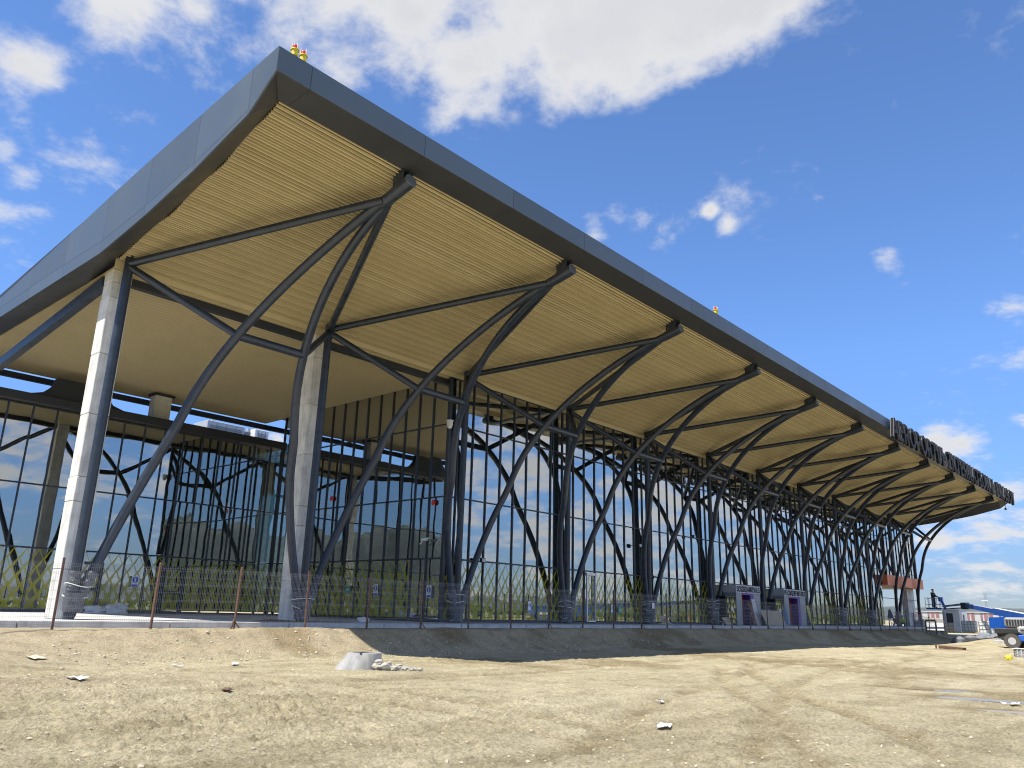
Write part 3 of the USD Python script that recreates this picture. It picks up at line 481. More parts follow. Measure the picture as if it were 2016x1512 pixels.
for k, (a, b) in enumerate(zip(xr[:-1], xr[1:])):
    for r_ in range(3):
        obj('pane', pane_mesh(((a + b) / 2, YR, (RR[r_] + RR[r_ + 1]) / 2), (b - a) / 2 - .03, (RR[r_ + 1] - RR[r_]) / 2 - .03, 'x', k), FRIT_X if r_ == 0 else GLASS, rec)
for z in RR[1:3]: obj('transom', box(xr[0], 28.12, YR - .06, YR + .10, z - .03, z + .03), MULLION, rec)
obj('sill', box(xr[0], 28.1, YR - .10, YR + .12, 0, 0.10), MULLION, rec)
for xa, xb in ((17.0, 18.05), (21.35, 22.52)):
    d = obj('door_frame', cat([box(xa - .07, xa + .07, YR - .16, YR - .075, 0, 2.55), box(xb - .07, xb + .07, YR - .16, YR - .075, 0, 2.55), box(xa + .07, xb - .07, YR - .155, YR - .08, 2.40, 2.55), box(xa + .07, xb - .07, YR - .155, YR - .08, 1.08, 1.24)]), MULLION, rec)
wing = thing('low_wing', 'low flat-roofed wing behind the recess with dark roof fascia', 'building')
obj('roof_fascia', chamfer(-8, 28.1, 43.95, 44.9, 10.22, 10.66, 0.02), DARK, wing); obj('roof', box(-8, 40, 50.9, 66, 10.3, 10.64), DARK, wing); obj('roof', box(-8, 28.1, 44.905, 50.9, 10.3, 10.64), DARK, wing)
obj('rear_wall', box(-8, 40, 65.7, 66, 0, 10.3), INTWALL, wing)
# curved dark haunch on the roof edge, behind the near pillar
pts = [(12.2, 10.662), (13.1, 10.72), (13.7, 10.9), (14.1, 11.3), (14.25, 11.78), (16.7, 11.78), (16.85, 11.3), (17.2, 10.9), (17.8, 10.72), (18.6, 10.662)]
from shapely.geometry import Polygon, Point, box as sbox
hm = trimesh.creation.extrude_polygon(Polygon(pts), 0.5, engine='earcut'); M = np.array([[1, 0, 0, 0], [0, 0, -1, 44.75], [0, 1, 0, 0], [0, 0, 0, 1.0]]); hm.apply_transform(M); obj('haunch', hm, DARK, wing)
t = thing('roof_stub_pillar', 'short concrete pillar between the low wing roof and the canopy', 'pillar'); obj('shaft', chamfer(19.75, 20.72, 44.95, 45.7, 10.705, 12.2, .02), CONC[0], t); obj('bearing', box(19.65, 20.85, 44.9, 45.8, 12.2, 12.33), DARK, t)
# hall body: dark ceiling, rear wall, passage walls
hall = thing('terminal_hall', 'dim terminal hall behind the long glass wall', 'building')
obj('ceiling', box(28.35, 111.3, 29.3, 46, 12.62, 12.74), INTCEIL, hall); obj('rear_wall', box(31, 97, 45.8, 46, 0.02, 12.6), INTWALL, hall); obj('passage_wall', box(96.9, 97.1, 29.4, 45.8, 0.02, 12.6), INTWALL, hall); obj('upper_floor', box(97.1, 111.3, 34.2, 46, 4.6, 5.5), INTWALL, hall); obj('rear_wall', box(97.1, 111.3, 45.8, 46, 5.5, 12.6), INTWALL, hall); obj('end_wall', box(111.35, 111.5, 29.3, 46, 4.5, 12.6), GREY, hall)
for i in range(2, 9):
    xx0 = X[i]
    m = tube([(xx0 + 2.3, 31.6, 0.02), (xx0 + 3.3, 31.5, 4), (xx0 + 4.7, 31.3, 8.5), (xx0 + 6.4, 31.0, 12.6)], 0.11, 12)
    p = obj('yellow_pole', m, YELLOW, smooth=40); tag(p, f'leaning yellow pole inside the glass between the {names[i]} and {names[i+1]} steel columns', 'pole', 'leaning yellow poles inside the glass')

# orange clad box and grey pillar at the far end
t = thing('orange_box', 'orange clad box projecting through the glass at the far end', 'cladding')
for k in range(6):
    a = 97.3 + k * 2.4; obj('cladding_panel', chamfer(a + .01, a + 2.39, 28.42, 28.5, 4.46, 5.64, .01), ORANGE if k % 3 else ORANGE2, t)
obj('soffit', box(97.3, 111.7, 28.51, 34, 4.48, 4.58), ORANGE, t); obj('body', box(97.35, 111.65, 28.51, 29.04, 4.6, 5.62), ORANGE, t)
t = thing('grey_pillar', 'broad grey concrete pillar under the orange box', 'pillar'); obj('shaft', chamfer(108.2, 111.1, 29.5, 30.2, 0.0, 4.47, .03), CONC[1], t)

# ------------------------------------------------------------------ roof sign
sign = thing('roof_sign', 'black channel letters of the airport name along the far roof edge', 'sign')
txt = 'AEROPORTUL INTERNATIONAL BRASOV'; H = 1.5; x = 0.0; parts = []
for ch in txt:
    if ch == ' ': x += 0.85; continue
    m = meshkit.text_mesh(ch, H, 0.22, bold=True); w = m.bounds[1][0]; m.apply_translation((x - m.bounds[0][0], -m.bounds[0][1] * 0, 0)); parts.append((ch, m)); x += (w - 0) + 0.20
sc = (110.3 - 63.1) / x
for ch, m in parts:
    m.apply_scale((sc, 1, 1)); m = facing(m, 1, 0); m.apply_translation((63.1, 17.16, 14.10))
    l = obj('letter_' + ch.lower(), m, LETTERSIDE, sign)
    b = m.bounds; c = (b[0] + b[1]) / 2
    for nm_, ya, yb_, mm_ in (('face', 16.912, 16.922, BLACKP), ('trim', 16.9225, 16.937, TRIM), ('back_trim', 17.161, 17.18, TRIM)):
        e = m.copy(); ev = e.vertices; ev[:, 1] = np.where(ev[:, 1] < c[1], ya, yb_); e.vertices = ev; obj(nm_, e, mm_, l)
    obj('bracket', cat([box(c[0] - .03, c[0] + .03, 17.16, 17.4, zz2, zz2 + .05) for zz2 in (14.95, 15.3)]), DARK, l)

# ------------------------------------------------------------------ obstruction lights
for k, (lx, lab) in enumerate(((10.45, 'twin yellow and red obstruction light at the near roof corner'), (36.4, 'twin yellow and red obstruction light midway along the roof edge'), (77.0, 'small yellow obstruction light behind the roof letters'))):
    t = thing('obstruction_light', lab, 'warning light', 'obstruction lights on the roof edge', (lx, 17.85, 15.55), 20)
    obj('mast', tube([(0, 0, 0), (0, 0, .35)], .03, 10), YELLOW, t, smooth=40); obj('crossbar', box(-.26, .26, -.025, .025, .32, .37), YELLOW, t)
    for s in (-1, 1):
        zb = .37 + (.10 if s > 0 else 0)
        obj('lamp_body', trimesh.util.concatenate([moved(trimesh.creation.cylinder(.10, .20, sections=18), s * .2, 0, zb + .10), moved(trimesh.creation.cylinder(.125, .04, sections=18), s * .2, 0, zb + .205)]), YELLOW, t, smooth=40)
        obj('red_lens', moved(trimesh.creation.capsule(.12, .085, count=(10, 14)), s * .2, 0, zb + .25), RED, t, smooth=True)
        obj('lens_guard', cat([moved(trimesh.creation.cylinder(.012, .22, sections=6), s * .2 + .09 * math.cos(a), .09 * math.sin(a), zb + .31) for a in (0.4, 2.5, 4.6)]), WHITE, t)

# ------------------------------------------------------------------ site fence
fence = thing('site_fence', 'rusty post and wire mesh fence along the top of the dirt bank', 'fence')
FY = 22.3; px_ = [10.6 + 2.5 * k for k in range(-6, 33)]
lean = {k: rng.normal(0, .035, 2) for k in range(len(px_))}
wires = []
for x in np.arange(0.03, 2.46, 0.05): wires.append(box(x - .0016, x + .0016, -.0016, .0016, 0.06, 1.63))
for z in (0.10, .28, .48, .68, .72, .92, 1.12, 1.16, 1.34, 1.52, 1.58): wires.append(box(0.02, 2.46, .003, .0075, z - .0025, z + .0025))
wm = cat(wires)
for k, x in enumerate(px_):
    zg = gz(x, FY); l0 = lean[k]
    obj('post', bar((x, FY, zg - .1), (x + l0[0], FY + l0[1], zg + 1.78), .055), RUST, fence)
    if k % 3 == 1: obj('foot_brace', cat([bar((x - .16, FY - .12, zg - .03), (x, FY, zg + .28), .03), bar((x + .14, FY - .14, zg - .03), (x, FY, zg + .22), .03)]), RUST, fence)
    if k < len(px_) - 1:
        m = wm.copy(); u = m.vertices[:, 0] / 2.5; m.vertices[:, 2] += zg * (1 - u) + gz(px_[k + 1], FY) * u + .05; m.vertices[:, 0] += x + .02
        m.vertices[:, 1] += FY - .05 + .045 * np.sin(u * np.pi) * rng.normal(0, 1) + (m.vertices[:, 2]) * .5 * (l0[1] * (1 - u) + lean[k + 1][1] * u)
        obj('mesh_panel', m, WIRE, fence)

# ------------------------------------------------------------------ portals
def portal(x0, x1, text, label, board):
    t = thing('entrance_portal', label, 'portal', None)
    y0, y1 = 27.95, 29.0
    obj('left_pier', chamfer(x0, x0 + .95, y0, y1, 0, 2.38, .01), GREY, t); obj('right_pier', chamfer(x1 - 1.25, x1, y0, y1, 0, 2.38, .01), GREY, t)
    s = obj('sign_board', chamfer(x0 - .02, x1 + .02, y0 - .03, y1, 2.385, 2.96, .01), LGREY, t)
    m = meshkit.text_mesh(text, 0.40, 0.02, bold=True); m.apply_scale(((x1 - x0 - .15) / m.extents[0], 1, 1)); m.apply_translation((-m.bounds[0][0], 0, 0)); m = facing(m, 1, 0); m.apply_translation((x0 + .07, y0 - .032, 2.47)); obj('lettering', m, BLACKP, s)
    dx0, dx1 = x0 + .955, x1 - 1.255
    obj('lining', cat([box(dx0, dx0 + .12, y0 + .05, y1, 0, 2.25), box(dx1 - .55, dx1, y0 - .02, y1, 0, 2.25), box(dx0, dx1, y0 - .01, y1, 2.25, 2.38)]), PURPLE, t)
    obj('door', box(dx0 + .121, dx1 - .551, y0 + .55, y0 + .6, 0.01, 2.24), DOORRED, t)
portal(58.05, 62.3, 'SOSIRI/ARRIVALS', 'first pale grey entrance portal with purple door lining, nearer of the two', 0)
portal(67.0, 71.6, 'PLECARI/DEPARTURES', 'second pale grey entrance portal with purple door lining, farther of the two', 1)
for bx, lab in ((56.35, 'yellow and black patterned booth left of the nearer portal'), (65.2, 'yellow and black patterned booth left of the farther portal')):
    t = thing('patterned_booth', lab, 'booth')
    obj('case', chamfer(bx, bx + 1.62, 28.0, 29.0, 0, 2.02, .02), BLACKP, t)
    for a in range(3):
        for b in range(5):
            for s in (0, 1):
                cx, cz_ = bx + .38 + a * .43 + (.2 if b % 2 else 0), .14 + b * .37
                if cx > bx + 1.45: continue
                q = [(cx - .15 + .13 * s, cz_ + .0), (cx + .02 + .13 * s, cz_), (cx + .13 - .13 * s + .02 * s, cz_ + .36), (cx - .04 - .13 * s + .02 * s, cz_ + .36)] if s == 0 else [(cx + .08, cz_), (cx + .20, cz_), (cx + .06, cz_ + .36), (cx - .02, cz_ + .36)]
                obj('yellow_leaf', quadprism([(u, 27.995, w) for u, w in q], (0, -1, 0), 0.004), YELLOW, t)
    obj('notice', box(bx + .75, bx + 1.2, 27.985, 27.99, 1.05, 1.3), WHITE, t); obj('frame_top', box(bx - .05, bx + 1.7, 27.93, 29.0, 2.025, 2.10), DARK, t)
t = thing('plywood_sheet', 'wide beige plywood sheet leaning before the farther booth', 'board'); obj('sheet', quadprism([(60.6, 26.75, .03), (64.3, 26.75, .03), (64.05, 27.15, 1.14), (60.35, 27.15, 1.14)], (0, -.93, .35), .02), PLY, t)
t = thing('step_ladder', 'small wooden step ladder at the nearer portal', 'ladder')
for s in (0, .45): obj('rail', bar((59.35 + s, 27.2, 0.0), (59.55 + s * .7, 27.75, 1.75), .05), TERRA, t)
for k in range(5): obj('rung', bar((59.38 + .03 * k, 27.28 + .1 * k, .25 + .31 * k), (59.80 - .01 * k, 27.28 + .1 * k, .25 + .31 * k), .04), WOOD, t)
t = thing('leaning_panel', 'tall pale panel leaning right of the nearer portal door', 'board'); obj('sheet', quadprism([(60.0, 27.3, .02), (60.75, 27.3, .02), (60.95, 27.8, 1.95), (60.3, 27.8, 1.95)], (0, -.97, .2), .02), SHEETING, t)
t = thing('leaning_panel', 'narrow yellow print panel leaning right of the farther portal', 'board'); obj('sheet', quadprism([(71.75, 27.6, .02), (72.35, 27.6, .02), (72.35, 28.0, 1.7), (71.75, 28.0, 1.7)], (0, -.97, .2), .02), YELLOW, t)
t = thing('blue_sheet', 'crumpled blue sheet hung left of the farther portal door', 'sheet'); obj('sheet', trimesh.convex.convex_hull(np.array([(66.2, 27.6, 0.0), (66.9, 27.55, 0.0), (66.8, 27.75, 1.5), (66.5, 27.8, 1.8), (66.2, 27.8, .9), (66.5, 27.5, .3)])), pm('blue_sheet', (.10, .17, .30), .6, var=.3), t)
# white frame door in the long wall
t = thing('white_door_frame', 'slim white door frame set into the long glass wall', 'door frame')
obj('jamb', box(40.22, 40.30, 28.99, 29.07, 0.1, 2.98), WHITE, t); obj('jamb', box(41.08, 41.16, 28.99, 29.07, 0.1, 2.98), LGREY, t); obj('head', box(40.31, 41.07, 28.99, 29.07, 2.82, 2.98), WHITE, t); obj('threshold', box(40.31, 41.07, 28.95, 29.07, 0.1, .18), WHITE, t)

# ------------------------------------------------------------------ safety signs, cameras, lamps
def safety(label, c, ux, uy, w, h, colr, arrow=False):
    t = thing('safety_sign', label, 'sign', None)
    pl = facing(moved(chamfer(-w / 2, w / 2, -h / 2, h / 2, 0, .006, .002), 0, 0, 0), ux, uy); pl.apply_translation(c); obj('plate', pl, WHITE if not arrow else SIGNGREEN, t)
    def add(name, m, mm): m = facing(m, ux, uy); m.apply_translation(c); obj(name, m, mm, t)
    if arrow:
        add('arrow', cat([box(-.10, .05, -.025, .025, .007, .010), moved(trimesh.creation.extrude_polygon(Polygon([(.03, -.09), (.12, 0), (.03, .09)]), .003, engine='earcut'), 0, 0, .007)]), WHITE)
    else:
        add('disc', moved(trimesh.creation.cylinder(w * .40, .003, sections=28), 0, h * .16, .0085), colr); add('text_bar', box(-w * .42, w * .42, -h * .46, -h * .27, .007, .010), colr)
        add('pictogram', cat([moved(trimesh.creation.cylinder(w * .10, .003, sections=14), 0, h * .27, .0118), box(-w * .09, w * .09, -h * .02, h * .20, .0105, .0135)]), WHITE)
safety('blue safety sign on the recessed glass behind the first pillar', (19.88, 44.36, 1.65), 1, 0, .40, .58, SIGNBLUE)
safety('green arrow sign on the side glass wall', (28.09, 36.48, 1.53), 0, -1, .42, .42, SIGNGREEN, True)
safety('blue and white safety sign in the middle of the side glass wall', (28.09, 34.08, 1.51), 0, -1, .36, .60, SIGNBLUE)
safety('blue and white safety sign near the outer end of the side glass wall', (28.09, 29.95, 1.45), 0, -1, .36, .60, SIGNBLUE)
safety('tall blue safety sign on the long glass wall, third bay', (34.89, 29.05, .85), 1, 0, .28, .62, SIGNBLUE)
safety('blue safety sign paired beside a green arrow, fourth bay', (43.0, 29.05, .85), 1, 0, .30, .58, SIGNBLUE)
safety('green arrow sign beside a blue safety sign, fourth bay', (43.85, 29.05, .85), 1, 0, .34, .42, SIGNGREEN, True)
t = thing('notice_paper', 'white paper taped to the wrapped foot of the fifth steel column', 'paper'); obj('sheet', box(X[4] - .26, X[4] + .06, 28.36, 28.37, 1.0, 1.36), WHITE, t)
def cctv(label, c, rot):
    t = thing('security_camera', label, 'camera', None, c, rot); obj('body', chamfer(-.28, .16, -.07, .07, -.06, .08, .025), WHITE, t); obj('lens_hood', box(-.36, -.281, -.075, .075, .03, .09), WHITE, t); obj('mount', tube([(.1, 0, -.06), (.14, 0, -.16), (.3, 0, -.2)], .03, 8), WHITE, t)
cctv('white security camera halfway up the side glass wall', (27.85, 30.28, 4.0), 90)
t = thing('dome_camera', 'white dome camera high on the glass corner', 'camera', None, (28.0, 28.92, 9.82)); obj('housing', cat([moved(trimesh.creation.cylinder(.16, .26, sections=20), 0, 0, .10), moved(trimesh.creation.cylinder(.19, .05, sections=20), 0, 0, .24)]), WHITE, t, smooth=40); obj('dome', moved(trimesh.creation.icosphere(2, .13), 0, 0, -.06), WHITE, t, smooth=True); obj('arm', box(-.02, .1, -.02, .22, .10, .14), WHITE, t)
for c, lab in (((30.7, 28.95, 3.12), 'floodlight on the transom of the first long glass bay'), ((53.25, 28.9, 6.2), 'floodlight high on the glass before the nearer portal'), ((45.8, 28.9, 5.0), 'floodlight on the glass beside the fifth steel column'), ((48.6, 28.95, 3.1), 'floodlight on the low transom of the fifth glass bay')):
    t = thing('floodlight', lab, 'lamp', None, c); obj('head', chamfer(-.16, .16, -.25, -.10, -.12, .12, .02), DARK, t); obj('arm', tube([(0, -.1, 0), (.12, 0, .05), (.3, .05, 0)], .025, 8), LGREY, t); obj('lens', box(-.13, .13, -.262, -.252, -.09, .09), LGREY, t)

for yq, zq, lab in ((38.67, 6.72, 'bright red round sticker higher on the side glass wall'), (29.95, 5.9, 'red round sticker near the outer end of the side glass wall')):
    m = facing(trimesh.creation.cylinder(.15, .006, sections=24), 0, -1); m.apply_translation((28.08, yq, zq)); p = obj('round_sticker', m, RED); tag(p, lab, 'sticker')
t = thing('hanging_camera', 'small dark camera hanging under the far roof corner', 'camera'); obj('drop_rod', tube([(110.2, 18.0, 14.75), (110.2, 18.0, 13.85)], .03, 8), DARK, t); obj('camera_body', chamfer(109.95, 110.4, 17.9, 18.1, 13.66, 13.86, .03), DARK, t)
# ------------------------------------------------------------------ roof plant on the low wing
for k, (a, b, c, d, z1, mm, lab) in enumerate(((26.7, 29.6, 52.0, 54.0, 13.05, LGREY, 'large pale air handling unit on the low wing roof'), (29.75, 30.3, 52.3, 54.2, 12.85, GREY, 'dark louvred plant box between two pale roof units'), (30.45, 31.6, 52.0, 54.0, 13.1, WHITE, 'white roof plant box at the right of the group'))):
    t = thing('roof_plant_unit', lab, 'air unit'); obj('casing', chamfer(a, b, c, d, 10.72, z1, .03), mm, t)
    for q in range(1, 4): obj('panel_rib', box(a + (b - a) * q / 4 - .02, a + (b - a) * q / 4 + .02, c - .02, c - .002, 10.9, z1 - .1), GREY, t)
    obj('louvre', cat([box(a + .2, b - .2, c - .05, c - .021, z1 - .35 - .13 * q, z1 - .30 - .13 * q) for q in range(6)]), GREY, t); obj('vent_pipe', tube([(a + .6, c + .5, z1), (a + .6, c + .5, z1 + .35)], .12, 12), LGREY, t)

# ------------------------------------------------------------------ manhole ring and things on the ground
rx, ry = 13.0, 16.25; rz = gz(rx, ry) - .06
t = thing('concrete_ring', 'pale concrete manhole cone lying on the dirt before the bank', 'manhole cone', None, (rx, ry, rz), -38)
nn = 44; ph = np.arange(nn) / nn * 2 * np.pi
def loop(z, r_, cx, ex=1.0): return np.stack([cx + r_ * np.cos(ph) * ex, r_ * np.sin(ph), np.full(nn, z)], 1)
L = [loop(0, .56, 0), loop(.06, .565, 0), loop(.40, .425, .14), loop(.435, .41, .145), loop(.44, .31, .15), loop(.10, .36, .05)]
V = np.vstack(L); F = []
for k in range(len(L) - 1):
    a = k * nn + np.arange(nn); b = k * nn + (np.arange(nn) + 1) % nn; F += [np.stack([a, b, b + nn], 1), np.stack([a, b + nn, a + nn], 1)]
V = V + 0.006 * (fbm(V * 6, 3, 2)[:, None] - .5); obj('cone', (V, np.vstack(F)), RINGM, t, smooth=35)
obj('lifting_hole', moved(trimesh.creation.cylinder(.03, .02, sections=12), .05, -.40, .438), DARK, t)
mh = []
for k in range(46):
    d_ = abs(rng.normal(0, .42)); mh.append(moved(lump(rng.uniform(.03, .11) * (1.25 - .6 * min(d_, 1)), k + 3, 1, .5, (1.2, .9, .7)), rx + .28 + d_ * .75 + rng.normal(0, .06), ry - .52 - d_ * .60 + rng.normal(0, .06), rz + .08 + max(0, .16 - .3 * d_) * rng.random()))
p = obj('mortar_heap', cat(mh), MORTAR)
tag(p, 'small heap of dried mortar spilled at the foot of the concrete cone', 'mortar heap')

def stones():
    ms = []; N = 7500
    for k in range(N):
        u = random.random()
        if u < .50: x, y = random.uniform(7, 60) ** 1.0, random.gauss(20.3, .75)
        elif u < .75: a = math.radians(random.uniform(8, 78)); d = 8.2 + 12 * random.random() ** 1.6; x, y = d * math.cos(a), d * math.sin(a)
        else: x, y = random.gauss(6.5, 3.0), random.gauss(12.5, 2.6)
        if math.hypot(x, y) < 7.6 or y > 21.9 or x < 1: continue
        s = min(.007 + random.expovariate(1 / .0075), .042) * (1.5 if u < .5 else .9); ms.append((x, y, s))
    xy = np.array(ms); z = ground_z(xy[:, 0], xy[:, 1]); base = trimesh.creation.icosphere(1 if False else 0, 1.0); V, F = [], []
    for k, (x, y, s) in enumerate(ms):
        v = base.vertices * rng.uniform(.65, 1.15, (12, 1)) * np.array((1, rng.uniform(.6, 1), rng.uniform(.45, .8))); a = rng.uniform(0, 6.28); c, d = math.cos(a), math.sin(a)
        v = v @ np.array([(c, d, 0), (-d, c, 0), (0, 0, 1)]) * s; V.append(v + (x, y, z[k] + s * .22)); F.append(base.faces + 12 * k)
    return (np.vstack(V), np.vstack(F))
tag(obj('pebbles', stones(), STONEM), 'loose pale stones scattered over the dirt and bank', 'stones', kind='stuff')

def scrap(label, x, y, w, h, mm, rot, name='paper_scrap'):
    g = np.meshgrid(np.linspace(-.5, .5, 7), np.linspace(-.5, .5, 6), indexing='ij'); P = np.stack([g[0] * w, g[1] * h, 0 * g[0]], -1).reshape(-1, 3); P[:, 2] = .035 * fbm(P * 9 + x, 3, 4) + .02 * np.abs(P[:, 0]) / w
    F = []
    for a in range(6):
        for b in range(5): q = a * 6 + b; F += [(q, q + 6, q + 7), (q, q + 7, q + 1)]
    top = P + (0, 0, .004); V = np.vstack([top, P]); F = np.array(F); F = np.vstack([F, F[:, ::-1] + len(P)]); c, s = math.cos(rot), math.sin(rot); V = V @ np.array([(c, s, 0), (-s, c, 0), (0, 0, 1)]) + (x, y, .012); V[:, 2] += ground_z(V[:, 0], V[:, 1])
    tag(obj(name, (V, F), mm), label, 'litter')
scrap('torn brown cardboard lying on the lit bank', 6.9, 19.6, .35, .28, PLY, .5)
scrap('dark flattened scrap on the dirt, lower left', 7.6, 12.9, .32, .13, RUST, .8)
scrap('white paper scrap on the dirt at lower left', 5.75, 14.4, .30, .20, WHITE, .4)
scrap('long white scrap at the foot of the bank, left of the cone', 10.9, 18.3, .42, .14, SHEETING, 1.0)
scrap('small pale scrap at the foot of the lit bank', 9.6, 18.6, .22, .2, SHEETING, .2)
scrap('white plastic scrap beside the puddles at right', 19.6, 3.6, .35, .25, WHITE, .7)
scrap('pale flattened rag in the rutted dirt', 10.6, 6.3, .34, .16, SHEETING, .3)
scrap('small white scrap on the open dirt, right of centre', 13.7, 8.2, .16, .12, WHITE, .9)
for k, (a, b, r1, r2, rot, lab) in enumerate(PUDDLES):
    ph2 = np.linspace(0, 2 * np.pi, 40, endpoint=False); rad = .7 + .6 * noise(np.stack([np.cos(ph2) * 2, np.sin(ph2) * 2, np.full(40, 3.0 * k)], 1), 5)
    pr = np.stack([r1 * rad * np.cos(ph2), r2 * rad * np.sin(ph2)], 1); al = math.atan2(b, a) + math.pi / 2; c, s = math.cos(al), math.sin(al); pr = pr @ np.array([(c, s), (-s, c)])
    zt = -0.967; V = np.vstack([[(a, b, zt)], np.c_[pr + (a, b), np.full(40, zt)]]); F = np.array([(0, 1 + q, 1 + (q + 1) % 40) for q in range(40)])
    tag(obj('puddle', (V, F), WATER), lab, 'puddle', kind='structure')
t = thing('timber_stick', 'thin pale stick lying on the shaded bank', 'stick'); obj('stick', bar((29.8, 20.5, gz(29.8, 20.5) + .05), (30.5, 21.1, gz(30.5, 21.1) + .05), .03), WOOD, t)
t = thing('rusty_plate', 'dark rusty steel plate edge sticking out of the dirt at right', 'steel plate'); obj('plate', bar((54.4, 13.3, gz(54.4, 13.3) + .12), (53.9, 11.9, gz(53.9, 11.9) + .06), .35, .16), RUST, t); obj('stake', bar((54.5, 13.55, gz(54.5, 13.55)), (54.5, 13.55, gz(54.5, 13.55) + .28), .08), RUST, t)
t = thing('reinforcing_bars', 'bundle of thin rusty bars lying on the slab edge by the second pillar', 'steel bars')
for k in range(6): obj('bar', tube([(16.2 + .2 * k, 26.5 + .07 * k, .05 + .012 * k), (18.5, 26.55 + .06 * k, .04), (20.6 - .15 * k, 26.5 + .05 * k, .04)], .012, 6), RUST, t)
for k, (a, b, s, lab) in enumerate(((17.7, 43.4, (1.0, .4, .40), 'crumpled white sack at the foot of the recessed glass'), (18.7, 43.3, (.9, .5, .55), 'larger crumpled white sack at the foot of the recessed glass'))):
    p = obj('plastic_sack', moved(lump(.62, 12 + k, 3, .45, s), a, b, .14), SHEETING, smooth=50); tag(p, lab, 'sack')
p = obj('plastic_bag', moved(lump(.22, 22, 3, .4, (1.3, .7, .6)), 21.4, 26.6, .10), SHEETING, smooth=50); tag(p, 'white plastic bag on the slab edge right of the second pillar', 'bag')
for k, (a, b, w, lab) in enumerate(((46.0, 27.0, 1.3, 'broken timber offcuts heaped by the fifth steel column'), (55.0, 27.2, 1.0, 'rubble and offcuts beside the nearer portal'))):
    t = thing('offcut_heap', lab, 'offcuts')
    for q in range(9):
        a0 = rng.uniform(0, 3.14); L_ = rng.uniform(.4, w); c_ = np.array((a + rng.normal(0, .45), b + rng.normal(0, .2), .10 + .05 * q)); d_ = np.array((math.cos(a0), math.sin(a0) * .6, rng.uniform(-.12, .25))) * L_ / 2; obj('offcut', bar(c_ - d_, c_ + d_, .10, .035), WOOD if q % 3 else SHEETING, t)
    obj('panel', quadprism([(a - .5, b - .1, .05), (a + .5, b - .1, .05), (a + .45, b + .25, .55), (a - .45, b + .25, .55)], (0, -.8, .5), .02), PLY, t)

